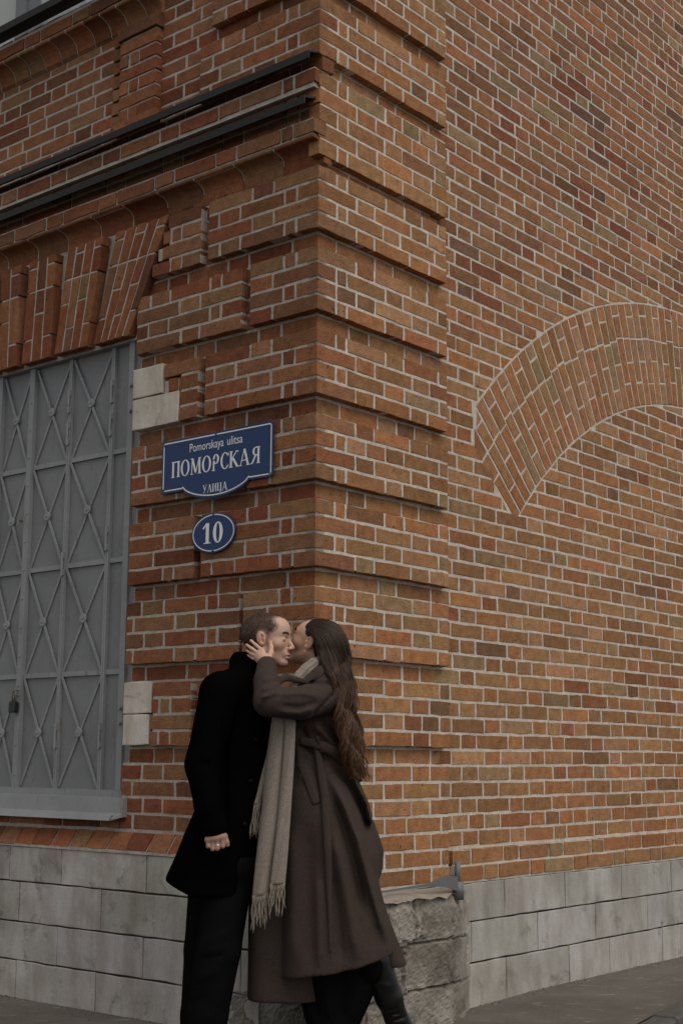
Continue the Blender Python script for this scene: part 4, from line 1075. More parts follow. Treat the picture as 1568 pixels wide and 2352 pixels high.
def px_loft(rows_, Yc, n=2.4):
    """closed volume from rows (py, xl, xr, half depth[, Yc]) of the photograph at depth Yc"""
    z = []; xl = []; xr = []; t = []; yc = []
    for r in rows_:
        Y = r[4] if len(r) > 4 else Yc; a, b = W_(r[1], r[0], Y), W_(r[2], r[0], Y)
        z.append((a[2] + b[2]) / 2); xl.append(a[0]); xr.append(b[0]); t.append(r[3]); yc.append(Y)
    o = np.argsort(z); z, xl, xr, t, yc = [np.array(v)[o] for v in (z, xl, xr, t, yc)]
    def fn(X, Y, Z):
        zz = Z[0, 0]; a, b, d, c = np.interp(zz, z, xl), np.interp(zz, z, xr), np.interp(zz, z, t), np.interp(zz, z, yc)
        rx = (b - a) / 2; m = (a + b) / 2
        q = (np.abs((X - m) / rx) ** n + np.abs((Y - c) / d) ** n) ** (1 / n)
        f = (q - 1) * np.minimum(rx, d)
        return smax(f, np.maximum(Z - z[-1], z[0] - Z), 0.008)
    lo = (xl.min(), (yc - t).min(), z[0]); hi = (xr.max(), (yc + t).max(), z[-1]); return fn, lo, hi
def folds(fd, lines, ycen):
    """cloth folds: lines are (px polyline, depth plane, width px, height m); they swell or sink the side towards the street"""
    XX, ZZ = np.meshgrid(fd.x, fd.z, indexing='ij'); A = np.zeros_like(XX)
    for pts, Y, wd, amp in lines:
        P = np.array([W_(a, b, Y)[[0, 2]] for a, b in pts]); w = wd * 0.00172; best = np.full(XX.shape, 9.0); side = np.zeros_like(XX)
        T = np.zeros_like(XX); tot = len(P) - 1
        for i in range(tot):
            a, b = P[i], P[i + 1]; d = b - a; L = d @ d; t = np.clip(((XX - a[0]) * d[0] + (ZZ - a[1]) * d[1]) / L, 0, 1)
            ds = np.hypot(XX - a[0] - t * d[0], ZZ - a[1] - t * d[1]); m = ds < best; best = np.where(m, ds, best); T = np.where(m, (i + t) / tot, T)
        A += amp * np.exp(-(best / w) ** 2) * np.clip(np.minimum(T, 1 - T) * 6, 0.15, 1)
    wy = np.clip((ycen - fd.y) / 0.05, 0, 1)
    fd.F -= (A[:, None, :] * wy[None, :, None]).astype(np.float32)
def front_y(fd):
    """depth of the street-side surface for every (x, z)"""
    neg = fd.F < 0; has = neg.any(1); first = neg.argmax(1); i, k = np.meshgrid(np.arange(len(fd.x)), np.arange(len(fd.z)), indexing='ij')
    j = np.maximum(first, 1); a, b = fd.F[i, j - 1, k], fd.F[i, j, k]; t = np.clip(a / np.where(np.abs(a - b) < 1e-6, 1, a - b), 0, 1)
    y = fd.y[j - 1] + (fd.y[j] - fd.y[j - 1]) * t; return np.where(has, y, np.nan)
def on_front(fd, FY, px, py, off, Yg=5.4, default=None):
    Y = Yg
    for _ in range(4):
        p = W_(px, py, Y); i = np.clip(np.searchsorted(fd.x, p[0]), 0, len(fd.x) - 1); k = np.clip(np.searchsorted(fd.z, p[2]), 0, len(fd.z) - 1)
        v = FY[max(0, i - 1):i + 2, max(0, k - 1):k + 2]; v = np.nanmean(v) if np.isfinite(v).any() else (default or Yg)
        Y = v - off
    return W_(px, py, Y)
def ribbon_cloth(name, L, R, m, parent, thick=0.006, nx=7, bulge=0.0, wave=0.0):
    """a solid strip of cloth between two world polylines, slightly bowed towards the street"""
    L, R = np.array(L), np.array(R); n = len(L); V = []; F = []
    for side in (0, 1):
        for i in range(n):
            for j in range(nx):
                t = j / (nx - 1); p = L[i] * (1 - t) + R[i] * t
                e = 1 - (2 * t - 1) ** 2; th = thick * (0.35 + 0.65 * e ** 0.5)
                p = p + np.array([0, -bulge * e - wave * math.sin(t * 9 + i * 0.25) + (th / 2 if side else -th / 2), 0]); V.append(p)
    g = lambda s, i, j: s * n * nx + i * nx + j
    for i in range(n - 1):
        for j in range(nx - 1):
            F.append((g(0, i, j), g(0, i, j + 1), g(0, i + 1, j + 1), g(0, i + 1, j))); F.append((g(1, i, j), g(1, i + 1, j), g(1, i + 1, j + 1), g(1, i, j + 1)))
        F.append((g(0, i, 0), g(0, i + 1, 0), g(1, i + 1, 0), g(1, i, 0))); F.append((g(0, i, nx - 1), g(1, i, nx - 1), g(1, i + 1, nx - 1), g(0, i + 1, nx - 1)))
    for j in range(nx - 1):
        F.append((g(0, 0, j), g(1, 0, j), g(1, 0, j + 1), g(0, 0, j + 1))); F.append((g(0, n - 1, j), g(0, n - 1, j + 1), g(1, n - 1, j + 1), g(1, n - 1, j)))
    return mesh(name, V, F, m, parent, None, True)
def resample(P, n):
    P = np.array(P, float); d = np.concatenate([[0], np.cumsum(np.linalg.norm(np.diff(P, axis=0), axis=1))]); t = np.linspace(0, d[-1], n)
    # smooth (Catmull-Rom) through the points
    out = []
    for x in t:
        i = min(max(np.searchsorted(d, x) - 1, 0), len(P) - 2); u = (x - d[i]) / max(d[i + 1] - d[i], 1e-9)
        p0, p1, p2, p3 = P[max(i - 1, 0)], P[i], P[i + 1], P[min(i + 2, len(P) - 1)]
        out.append(0.5 * (2 * p1 + (p2 - p0) * u + (2 * p0 - 5 * p1 + 4 * p2 - p3) * u * u + (3 * p1 - p0 - 3 * p2 + p3) * u ** 3))
    return np.array(out)
def spikes(name, V, Q, mask, n, ln, wd, m, parent, dirfn, col):
    """very short hairs standing on a surface"""
    ctr = V[Q].mean(1); nr = np.cross(V[Q[:, 2]] - V[Q[:, 0]], V[Q[:, 3]] - V[Q[:, 1]]); ar = np.linalg.norm(nr, axis=1); nr = nr / np.maximum(ar, 1e-12)[:, None]
    p = mask(ctr) * ar; p /= p.sum(); f = rng.choice(len(Q), n, p=p); uv = rng.random((n, 2))
    a, b, c, d = [V[Q[f, i]] for i in range(4)]; P = (a * (1 - uv[:, :1]) + b * uv[:, :1]) * (1 - uv[:, 1:]) + (d * (1 - uv[:, :1]) + c * uv[:, :1]) * uv[:, 1:]
    D = dirfn(P) + rng.normal(0, 0.25, (n, 3)); D -= nr[f] * np.sum(D * nr[f], 1)[:, None]; D /= np.linalg.norm(D, axis=1)[:, None]
    D = D * 0.86 + nr[f] * 0.5; B = np.cross(D, nr[f]); B /= np.linalg.norm(B, axis=1)[:, None]
    l = ln * rng.uniform(0.6, 1.2, (n, 1)); VV = np.stack([P - B * wd / 2, P + B * wd / 2, P + D * l], 1).reshape(-1, 3)
    C = np.repeat(col * rng.uniform(0.7, 1.35, (n, 1)), 3, 0)
    return mesh(name, VV, np.arange(3 * n).reshape(n, 3), m, parent, C, True)
def mat_attr(name, rough, spec=0.3, sss=0.0, nscale=300, nb=0.15):
    m, nt, b = newmat(name, rough, spec=spec)
    a = N(nt, 'ShaderNodeAttribute', attribute_name='Col').outputs['Color']; v = coords(nt)
    c = mix(nt, 0.35, a, ramp(nt, noise_n(nt, 60, 4, 0.6, v), [(0.3, (0.82, 0.78, 0.76)), (0.7, (1.1, 1.1, 1.1))]), 'MULTIPLY')
    nt.links.new(c, b.inputs['Base Color']); bump(nt, b, noise_n(nt, nscale, 3, 0.6, v), nb, 0.001)
    if sss: b.inputs['Subsurface Weight'].default_value = sss; b.inputs['Subsurface Radius'].default_value = (0.008, 0.003, 0.0015); b.inputs['Subsurface Scale'].default_value = 0.6
    return m
SKIN = mat_attr('skin', 0.5, 0.35, 0.12); HAIRM = mat_attr('hair', 0.5, 0.16, 0, 500, 0.05); STUB = mat_attr('short_hair', 0.95, 0.0)
# ================================================================== THE MAN
YM = 5.50
man = thing('person', 'man with a shaved head in a long black coat and dark jeans, eyes closed, kissing', 'person', tuple(W_(475, 2440, YM) * np.array([1, 1, 0])))
yw = math.radians(12); pt_ = math.radians(-2)
h_ = np.array([math.cos(yw), -math.sin(yw), 0]); zz_ = np.array([0, 0, 1.0])
HM = Head(W_(614.5, 1469, YM), h_ * math.cos(pt_) + zz_ * math.sin(pt_), zz_ * math.cos(pt_) - h_ * math.sin(pt_), (-math.sin(yw), -math.cos(yw), 0), (0.985, 0.90, 0.98))
a0 = W_(360, 2440, YM); a1 = W_(700, 1390, YM)
hx = (W_(545, 1400, YM)[0], W_(682, 1400, YM)[0]); hz = (W_(600, 1535, YM)[2], W_(600, 1400, YM)[2]); fz = (W_(500, 1965, 5.24)[2], W_(500, 1895, 5.24)[2])
fd = Field(grid_axis(a0[0] + .1, a1[0], 0.010, [(hx[0], hx[1], 0.0024), (W_(466, 1940, 5.24)[0], W_(530, 1940, 5.24)[0], 0.0026)]),
           grid_axis(5.19, 5.66, 0.010, [(5.40, 5.60, 0.0026), (5.20, 5.28, 0.0026)]),
           grid_axis(0.01, a1[2], 0.012, [(hz[0], hz[1], 0.0024), (fz[0], fz[1], 0.0026)]))
fd.op(lambda X, Y, Z: HM.sdf(X, Y, Z, eo=.010), HM.H - .15, HM.H + .15, 0.0)
nk = HM.P(-0.028, -0.075, 0); fd.cone(nk, W_(572, 1552, YM), 0.054, 0.062, 0.02)
ch, hp = W_(560, 1640, YM), W_(535, 1930, YM)
fd.cone(W_(572, 1552, YM), ch, 0.06, 0.10, 0.03); fd.cone(ch, hp, 0.10, 0.10, 0.03)
sh, elb, wr = W_(508, 1590, 5.36), W_(472, 1755, 5.29), W_(487, 1902, 5.245)
fd.cone(W_(565, 1580, YM), sh, 0.055, 0.05, 0.03); fd.chain([sh, elb, wr], [0.045, 0.037, 0.025], 0.02)
for kx in (((525, 2000, 5.43), (502, 2180, 5.40), (476, 2330, 5.42), (462, 2440, 5.43)), ((490, 2000, 5.56), (472, 2180, 5.60), (458, 2330, 5.63), (452, 2440, 5.64))):
    fd.chain([W_(*q) for q in kx], [0.062, 0.05, 0.042, 0.034], 0.02)
fr_ = lambda x, dx, r, y0=1926, y1=1947: [W_(x, y0, 5.228), W_(x + dx, y1, 5.222), W_(x + dx + 2, y1 - 1, 5.246), r]
hand_field(fd, W_(488, 1906, 5.245), None, [fr_(477.5, 1, .0084, 1929, 1944), fr_(488, 1, .0092, 1927, 1950), fr_(499.5, 0, .0094, 1925, 1949), fr_(511.5, 0, .0092, 1923, 1944)],
           [W_(500, 1910, 5.25), W_(516, 1920, 5.238), W_(521, 1934, 5.232), W_(523, 1941, 5.232), (.014, .0105, .0085, .0075)], 0.027, 0.0108)
V, Q = surface(fd); V, Q = main_piece(V, Q); V = relax(V, Q, 1, 0.35)
p = HM.loc(V[:, 0], V[:, 1], V[:, 2]); near = np.linalg.norm(V - HM.H, axis=1) < 0.17
C = np.tile(np.array([0.47, 0.295, 0.215]), (len(V), 1))
def blob(c, r, col, k):
    m = np.exp(-sum(((p[i] - c[i]) / r[i]) ** 2 for i in range(3))) * k * near; return m[:, None] * (np.array(col) - C)
C += blob((0.085, -0.071, 0), (.02, .009, .024), (0.40, 0.17, 0.135), 0.8)
C += blob((0.10, -0.035, 0), (.02, .02, .02), (0.46, 0.22, 0.17), 0.6); C += blob((0.045, -0.03, 0.05), (.025, .025, .03), (0.48, 0.25, 0.19), 0.5)
C += blob((-0.006, -0.004, 0.085), (.02, .035, .015), (0.48, 0.23, 0.17), 0.6)
C = np.where((V[:, 2] < 1.0)[:, None], np.array([0.27, 0.155, 0.11]), C)
C += blob((0.05, -0.085, 0.02), (.035, .025, .06), (0.36, 0.235, 0.185), 0.55)       # shaved beard
hu = np.array([-.13, -.08, -.055, -.02, 0.0, .02, .035, .055, .085, .11, .2]); hf = np.array([-.062, -.034, -.014, .006, .020, .034, .050, .062, .044, .040, .040])
def scalp(P):
    q = HM.loc(P[:, 0], P[:, 1], P[:, 2]); b = np.interp(q[1], hu, hf) + 0.036 * np.exp(-(q[2] / .028) ** 2) * np.clip((q[1] - .075) / .02, 0, 1)
    m = np.clip((b - q[0]) / 0.026 + .15, 0, 1) * (np.linalg.norm(P - HM.H, axis=1) < 0.16) * (q[1] > -.098)
    ear = np.exp(-((q[0] + .004) / .021) ** 4 - ((q[1] + .004) / .036) ** 4) * (np.abs(q[2]) > .068); return m * (1 - np.clip(ear * 1.4, 0, 1))
sm_ = scalp(V)[:, None]; C = C * (1 - 0.88 * sm_) + np.array([0.046, 0.032, 0.023]) * 0.88 * sm_
mesh('body', V, Q, SKIN, man, C)
spikes('hair', V, Q, scalp, 15000, 0.0052, 0.0009, STUB, man, lambda P: np.tile(-HM.F * .8 - HM.U * .5, (len(P), 1)), np.array([[0.034, 0.023, 0.016]]))
def brow(H, V, Q, name, parent, col, n, th=.0042, lift=0.0):
    def mk(P):
        q = H.loc(P[:, 0], P[:, 1], P[:, 2]); a = np.abs(q[2]); c = 0.0225 + lift + 0.006 * np.sin(np.clip((a - .008) / .036, 0, 1) * 2.4)
        return np.exp(-((q[1] - c) / th) ** 2) * (a > .010) * (a < .047) * (q[0] > .045) + 1e-12
    spikes(name, V, Q, mk, n, 0.0075, 0.0011, STUB, parent, lambda P: H.S[None] * np.sign((P - H.H) @ H.S)[:, None] - H.F * .4 + H.U * .25, col)
brow(HM, V, Q, 'eyebrow', man, np.array([[0.026, 0.019, 0.015]]), 620, .0036)
def lashes(H, parent, V):
    for sgn in (1, -1):
        mb = MB(); pts = []
        for t in np.linspace(-1, 1, 11):
            w = 0.032 + t * 0.0155; u = -0.0045 - 0.0035 * (1 - t * t); f = 0.068 + 0.0148 * math.sqrt(max(0, 1 - (t * .94) ** 2 - ((u - .001) / .012) ** 2 * .8)) + .0005
            pts.append(H.P(f, u, w * sgn))
        mb.tube(pts, [0.0006 + 0.0013 * (1 - abs(t)) for t in np.linspace(-1, 1, 11)], 5, (0.02, 0.014, 0.011)); mb.build('eyelashes', STUB, parent, True, True)
lashes(HM, man, V)
# coat
COATB = mat_cloth('black_wool', (0.0012, 0.0011, 0.0011), (0.0032, 0.003, 0.003), 0.95, 420, 0.0)
DENIM = mat_cloth('dark_denim', (0.003, 0.003, 0.003), (0.0085, 0.0083, 0.0085), 0.9, 500, 0.0)
b0, b1 = W_(365, 2075, YM), W_(640, 1500, YM)
cf = Field(grid_axis(b0[0], b1[0], 0.0065), grid_axis(5.17, 5.75, 0.0075), grid_axis(b0[2] - .02, b1[2], 0.0065))
rw_ = [(1508, 553, 598, .062), (1524, 548, 604, .072), (1538, 530, 606, .085), (1552, 505, 612, .115), (1585, 490, 628, .14), (1650, 484, 645, .15), (1750, 474, 640, .155), (1850, 452, 622, .165), (1920, 424, 594, .175), (1980, 398, 590, .18), (2012, 383, 588, .18), (2022, 381, 586, .18), (2060, 392, 582, .18)]
fn, lo, hi = px_loft(rw_, YM); cf.op(fn, lo, hi, 0.0)
S_, E_, R_ = W_(507, 1592, 5.37), W_(469, 1755, 5.30), W_(488, 1898, 5.25)
cf.cone(W_(560, 1572, YM), S_, 0.075, 0.078, 0.03); cf.cone(S_, E_, 0.080, 0.070, 0.02); cf.cone(E_, W_(482, 1850, 5.262), 0.070, 0.058, 0.02); cf.cone(W_(482, 1850, 5.262), R_, .058, .050, .012)
cf.cone(W_(560, 1524, YM), W_(600, 1532, YM), .058, .052, .01)
# hem rises to the back, cuff cut square
he0, he1 = W_(385, 2021, YM), W_(428, 2041, YM)
cf.op(lambda X, Y, Z: -( (he0[2] + (he1[2] - he0[2]) * np.clip((X - he0[0]) / (he1[0] - he0[0]), -1, 1.4)) - Z), (b0[0], 5.2, b0[2] - .02), (b1[0], 5.75, b0[2] + .12), 0.006, False) if False else None
def hemcut(X, Y, Z): return Z - (he0[2] + (he1[2] - he0[2]) * np.clip((X - he0[0]) / (he1[0] - he0[0]), -1, 1.5))
cf.op(hemcut, (b0[0], 5.2, b0[2] - .02), (b1[0], 5.75, b0[2] + .15), 0.006, True)
cw = W_(478, 1938, 5.25); cn = np.array([.33, -.1, -.94]); cn /= np.linalg.norm(cn); cp0 = W_(487, 1917, 5.25)
cf.op(lambda X, Y, Z: np.maximum(-((X - cp0[0]) * cn[0] + (Y - cp0[1]) * cn[1] + (Z - cp0[2]) * cn[2]), np.sqrt((X - cp0[0]) ** 2 + (Y - 5.245) ** 2 + (Z - cp0[2] + .03) ** 2) - .075), cp0 - .09, cp0 + .09, 0.004, True, 0.0) if False else None
folds(cf, [([(500, 1560), (478, 1650), (470, 1740)], 5.3, 14, .006), ([(455, 1745), (490, 1768)], 5.25, 9, -.010), ([(452, 1770), (492, 1745)], 5.25, 7, -.008), ([(520, 1640), (515, 1780), (520, 1900)], 5.36, 9, -.012), ([(545, 1800), (540, 1950), (530, 2040)], 5.4, 22, .012), ([(440, 1900), (425, 2020)], 5.4, 16, .01), ([(470, 1800), (484, 1880)], 5.22, 10, .005)], 5.5)
V, Q = surface(cf); V, Q = main_piece(V, Q); V = relax(V, Q, 2)
coat = mesh('coat', V, Q, COATB, man); FYc = front_y(cf)
BUTTON = newmat('black_button', .6, (.0015, .0015, .0015), .08)[0]
for bx, by in ((588, 1700), (575, 1795), (561, 1893)):
    q = on_front(cf, FYc, bx, by, 0.004, 5.4); mb = MB(); mb.tube([q + np.array([0, .006, 0]), q + np.array([0, -.004, 0])], 0.009, 14); mb.build('button', BUTTON, coat, True)
# jeans
jf = Field(grid_axis(b0[0], b1[0], 0.0075), grid_axis(5.25, 5.78, 0.009), grid_axis(0.045, W_(500, 1960, YM)[2], 0.0075))
jf.cone(W_(535, 1985, 5.43), W_(520, 1985, 5.56), .10, .10, 0.02)
jf.chain([W_(525, 2030, 5.43), W_(502, 2180, 5.40), W_(476, 2330, 5.42), W_(462, 2425, 5.43)], [.088, .084, .078, .074], 0.02)
jf.chain([W_(490, 2030, 5.56), W_(472, 2180, 5.60), W_(458, 2330, 5.63), W_(452, 2420, 5.64)], [.095, .082, .072, .070], 0.02)
folds(jf, [([(530, 2140), (470, 2165)], 5.33, 8, .006), ([(525, 2190), (460, 2205)], 5.33, 7, -.008), ([(505, 2225), (450, 2250)], 5.33, 9, .007), ([(480, 2290), (430, 2310)], 5.34, 8, -.006), ([(520, 2260), (480, 2352)], 5.34, 10, .006), ([(478, 2100), (448, 2220), (424, 2345)], 5.34, 3, .004)], 5.5)
V, Q = surface(jf); V, Q = main_piece(V, Q); V = relax(V, Q, 2); mesh('trousers', V, Q, DENIM, man)
LEATHER, nt, b = newmat('black_leather', 0.42, (0.004, 0.004, 0.0042), 0.35); bump(nt, b, noise_n(nt, 90, 4, .6, coords(nt)), .25, .002)
for q in ((462, 2440, 5.43), (450, 2436, 5.64)):
    a = W_(*q); a[2] = 0.05; sf_ = Field(grid_axis(a[0] - .14, a[0] + .26, .008), grid_axis(a[1] - .09, a[1] + .09, .008), grid_axis(0.002, .2, .008))
    sf_.cone(a + (-.03, 0, 0.0), a + (.15, -.01, -.012), .048, .036, .02); sf_.cone(a + (0, 0, .0), a + (0, 0, .09), .048, .05, .02)
    V, Q = surface(sf_); mesh('shoe', relax(V, Q, 1), Q, LEATHER, man)
# ring on his third finger
rc = W_(499.5, 1941, 5.226); RING, nt, b = newmat('silver_ring', 0.22, (0.75, 0.74, 0.72), 0.5, 1.0)
mb = MB(); t = np.linspace(0, 2 * math.pi, 25)
mb.tube([rc + np.array([math.cos(x) * .0108, math.sin(x) * .0105, 0.0008 * math.cos(x)]) for x in t], 0.0021, 8); mb.build('ring', RING, man, True)

# ================================================================== THE WOMAN
YWm = 5.52
woman = thing('person', 'woman with very long wavy hair in a brown belted coat kissing the man', 'person', tuple(W_(760, 2440, YWm) * np.array([1, 1, 0])))
yw = math.radians(29); pt_ = math.radians(18); h_ = np.array([-math.cos(yw), math.sin(yw), 0]); Sw = np.array([-math.sin(yw), -math.cos(yw), 0])
Fw = h_ * math.cos(pt_) + zz_ * math.sin(pt_); Uw = zz_ * math.cos(pt_) - h_ * math.sin(pt_)
scw = np.array((1.04, 0.90, 0.90)); He = W_(709, 1476, 5.46)
HW = Head(He - Fw * (-.016 * .9) - Uw * (-.004 * .88) - Sw * (.078 * .9), Fw, Uw, Sw, scw)
g0, g1 = W_(570, 2450, YWm), W_(960, 1410, YWm)
hx = (W_(560, 1450, 5.42)[0], W_(800, 1450, YWm)[0]); hz = (W_(700, 1528, YWm)[2], W_(700, 1415, YWm)[2])
fd = Field(grid_axis(W_(555, 1450, 5.4)[0], g1[0], 0.011, [(hx[0], hx[1] - .06, 0.0027)]), grid_axis(5.17, 5.74, 0.011, [(5.38, 5.62, 0.003)]), grid_axis(0.01, g1[2], 0.012, [(hz[0], hz[1], 0.0026)]))
fd.op(lambda X, Y, Z: HW.sdf(X, Y, Z, True), HW.H - .15, HW.H + .15, 0.0)
nk = HW.P(-0.022, -0.07, 0); tn = W_(738, 1556, YWm); fd.cone(nk, tn, .044, .052, .02)
ch, hp = W_(728, 1630, YWm), W_(735, 1900, YWm)
fd.cone(tn, ch, .05, .085, .03); fd.cone(ch, hp, .085, .10, .03)
wsh, wel, wwr = W_(745, 1590, 5.42), W_(612, 1612, 5.25), W_(613, 1522, 5.37)
fd.cone(W_(730, 1580, YWm), wsh, .05, .045, .03); fd.chain([wsh, wel, wwr], [.042, .035, .0235], .02)
for kx in (((745, 1950, 5.48), (822, 2190, 5.46), (878, 2240, 5.49), (908, 2335, 5.58), (932, 2380, 5.63)), ((730, 1950, 5.58), (745, 2200, 5.58), (752, 2330, 5.60), (755, 2430, 5.60))):
    fd.chain([W_(*q) for q in kx], [.07, .048, .035, .026, .022], .01)
f_ = lambda a, b, c, r: [W_(*a), W_(*b), W_(*c), r]
hand_field(fd, W_(612, 1521, 5.375), None,
    [f_((602, 1494, 5.405), (588, 1482, 5.412), (576.5, 1471.5, 5.428), .0075), f_((595, 1502, 5.403), (579, 1490.5, 5.410), (566.5, 1481.5, 5.432), .0076),
     f_((593, 1510, 5.404), (579, 1502, 5.412), (567, 1494, 5.434), .0072), f_((594, 1517, 5.408), (581, 1512, 5.416), (570, 1505, 5.434), .0064)],
    [W_(617, 1512, 5.385), W_(622, 1500, 5.395), W_(623, 1487, 5.405), W_(621, 1475, 5.412), (.013, .0105, .0085, .0072)], .0235, .0098)
V, Q = surface(fd); V, Q = main_piece(V, Q); V = relax(V, Q, 1, .35)
p = HW.loc(V[:, 0], V[:, 1], V[:, 2]); near = np.linalg.norm(V - HW.H, axis=1) < 0.16
C = np.tile(np.array([0.50, 0.305, 0.215]), (len(V), 1))
C += blob((0.085, -0.071, 0), (.02, .010, .024), (0.36, 0.13, 0.11), .8); C += blob((0.045, -0.03, 0.05), (.03, .03, .03), (0.45, 0.22, 0.155), .6)
C += blob((-0.016, -0.004, 0.085), (.02, .035, .015), (0.45, 0.20, 0.14), .6)
tips = [W_(*t) for t in ((576, 1471, 5.43), (566, 1481, 5.43), (567, 1494, 5.434), (570, 1505, 5.434), (621, 1474, 5.412), (602, 1494, 5.405), (595, 1502, 5.403))]
for t in tips: C += (np.exp(-np.sum(((V - t) / .011) ** 2, 1)) * .45)[:, None] * (np.array([0.45, 0.205, 0.155]) - C)
mesh('body', V, Q, SKIN, woman, C)
brow(HW, V, Q, 'eyebrow', woman, np.array([[0.030, 0.019, 0.013]]), 600, .003, .003); lashes(HW, woman, V)
# --- coat
COATW = mat_cloth('brown_wool', (0.027, 0.0195, 0.0165), (0.064, 0.047, 0.040), 0.92, 430, 0.22)
b0, b1 = W_(560, 2300, YWm), W_(950, 1500, YWm)
cf = Field(grid_axis(b0[0], b1[0], 0.006), grid_axis(5.12, 5.80, 0.007), grid_axis(b0[2], b1[2], 0.006))
rw_ = [(1532, 702, 772, .075), (1550, 690, 782, .115), (1580, 676, 792, .135), (1620, 664, 798, .14), (1670, 654, 800, .135), (1715, 646, 800, .125), (1745, 642, 802, .125), (1775, 640, 812, .14), (1820, 640, 830, .16), (1870, 641, 846, .175), (1920, 642, 858, .185), (1960, 643, 868, .19), (2010, 644, 868, .195), (2070, 644, 877, .20), (2120, 643, 890, .205), (2170, 642, 901, .21), (2260, 641, 909, .215), (2292, 640, 912, .215)]
fn, lo, hi = px_loft(rw_, YWm, 2.6); cf.op(fn, lo, hi, 0.0)
# hem of the near panel slopes up to the back
q0, q1, q2 = W_(642, 2256, 5.33), W_(770, 2236, 5.33), W_(906, 2194, 5.4)
cf.op(lambda X, Y, Z: Z - np.interp(X[:, 0, 0], [q0[0], q1[0], q2[0]], [q0[2], q1[2], q2[2]])[:, None, None], (b0[0], 5.1, b0[2] - .01), (b1[0], 5.8, q2[2] + .02), .004, True)
# far front panel hangs lower, behind the near one; back panel shows at the right
fn, lo, hi = px_loft([(1700, 612, 700, .10, 5.56), (1800, 596, 720, .12, 5.56), (1900, 582, 740, .13, 5.56), (2087, 572, 740, .15, 5.57), (2200, 571, 740, .16, 5.58), (2289, 569.5, 740, .165, 5.58)], 5.56, 3.5); cf.op(fn, lo, hi, 0.004)
q3, q4 = W_(570, 2289, 5.5), W_(740, 2281, 5.5)
fn, lo, hi = px_loft([(1880, 800, 856, .08, 5.60), (1930, 806, 874, .10, 5.60), (1955, 806, 881, .10, 5.60), (2000, 806, 877, .10, 5.60), (2022, 806, 869, .11, 5.60), (2070, 815, 881, .12, 5.6), (2120, 830, 898, .12, 5.6), (2170, 845, 917, .12, 5.6), (2214, 860, 934, .12, 5.6)], 5.6, 3.0); cf.op(fn, lo, hi, 0.004)
# near sleeve
cf.cone(W_(738, 1572, 5.46), W_(742, 1596, 5.40), .085, .078, .03)
cf.cone(W_(742, 1598, 5.39), W_(690, 1616, 5.30), .074, .060, .012); cf.cone(W_(690, 1616, 5.30), W_(617, 1612, 5.235), .060, .056, .012)
cf.cone(W_(617, 1610, 5.235), W_(611, 1566, 5.29), .056, .047, .012); cf.cone(W_(611, 1566, 5.29), W_(613, 1527, 5.355), .047, .0375, .010)
cq = W_(613, 1520, 5.365); cn = W_(613, 1520, 5.365) - W_(611, 1566, 5.29); cn /= np.linalg.norm(cn)
def cuff(X, Y, Z):
    d = (X - cq[0]) * cn[0] + (Y - cq[1]) * cn[1] + (Z - cq[2]) * cn[2]; r = np.sqrt((X - cq[0]) ** 2 + (Y - cq[1]) ** 2 + (Z - cq[2]) ** 2)
    return np.maximum(-d, r - .09)
cf.op(cuff, cq - .1, cq + .1, .003, True, 0.0)
folds(cf, [
  ([(752, 1772), (790, 1850), (822, 1930), (846, 2020), (872, 2110), (893, 2180)], 5.33, 9, 0.0313), ([(752, 1745), (800, 1800), (838, 1880), (850, 1930)], 5.36, 8, -0.0200),
  ([(762, 1820), (795, 1920), (818, 2010), (838, 2110)], 5.33, 9, -0.0274), ([(760, 1900), (785, 2000), (806, 2110), (822, 2215)], 5.33, 13, 0.0235),
  ([(762, 1990), (775, 2100), (785, 2220)], 5.33, 10, -0.0157), ([(800, 1760), (845, 1850), (853, 1900)], 5.4, 7, 0.0274),
  ([(665, 1900), (668, 2050), (672, 2230)], 5.33, 15, 0.0117), ([(706, 1880), (712, 2060), (716, 2240)], 5.33, 16, -0.0117), ([(728, 2000), (735, 2230)], 5.33, 10, 0.0117),
  # sleeve
  ([(598, 1586), (620, 1580), (641, 1568)], 5.2, 5, .010), ([(596, 1604), (618, 1598), (640, 1588)], 5.2, 4.5, .011), ([(590, 1624), (602, 1610), (614, 1594)], 5.2, 5, .009), ([(600, 1562), (622, 1558), (638, 1552)], 5.2, 5, .007),
  ([(640, 1598), (690, 1592), (735, 1600)], 5.28, 6, 0.0101), ([(640, 1622), (690, 1626), (735, 1612)], 5.28, 6, -0.0087), ([(640, 1638), (690, 1640), (725, 1628)], 5.3, 6, 0.0087),
  ([(770, 1588), (742, 1618), (716, 1646)], 5.33, 2.6, -0.0145), ([(700, 1566), (735, 1572), (765, 1570)], 5.36, 5, -0.0116),
  # bodice
  ([(716, 1660), (750, 1690), (790, 1735)], 5.38, 9, 0.0188), ([(735, 1655), (768, 1690), (800, 1715)], 5.38, 8, -0.0174), ([(690, 1665), (705, 1700), (720, 1740)], 5.38, 7, -0.0174), ([(676, 1668), (686, 1740), (694, 1800)], 5.38, 8, 0.0116),
  ([(712, 1752), (738, 1800), (745, 1850)], 5.36, 7, -0.0116)], 5.52)
V, Q = surface(cf); V, Q = main_piece(V, Q); V = relax(V, Q, 1, .5)
coat = mesh('coat', V, Q, COATW, woman); FY = front_y(cf)
on = lambda x, y, off: on_front(cf, FY, x, y, off, 5.34, 5.40)
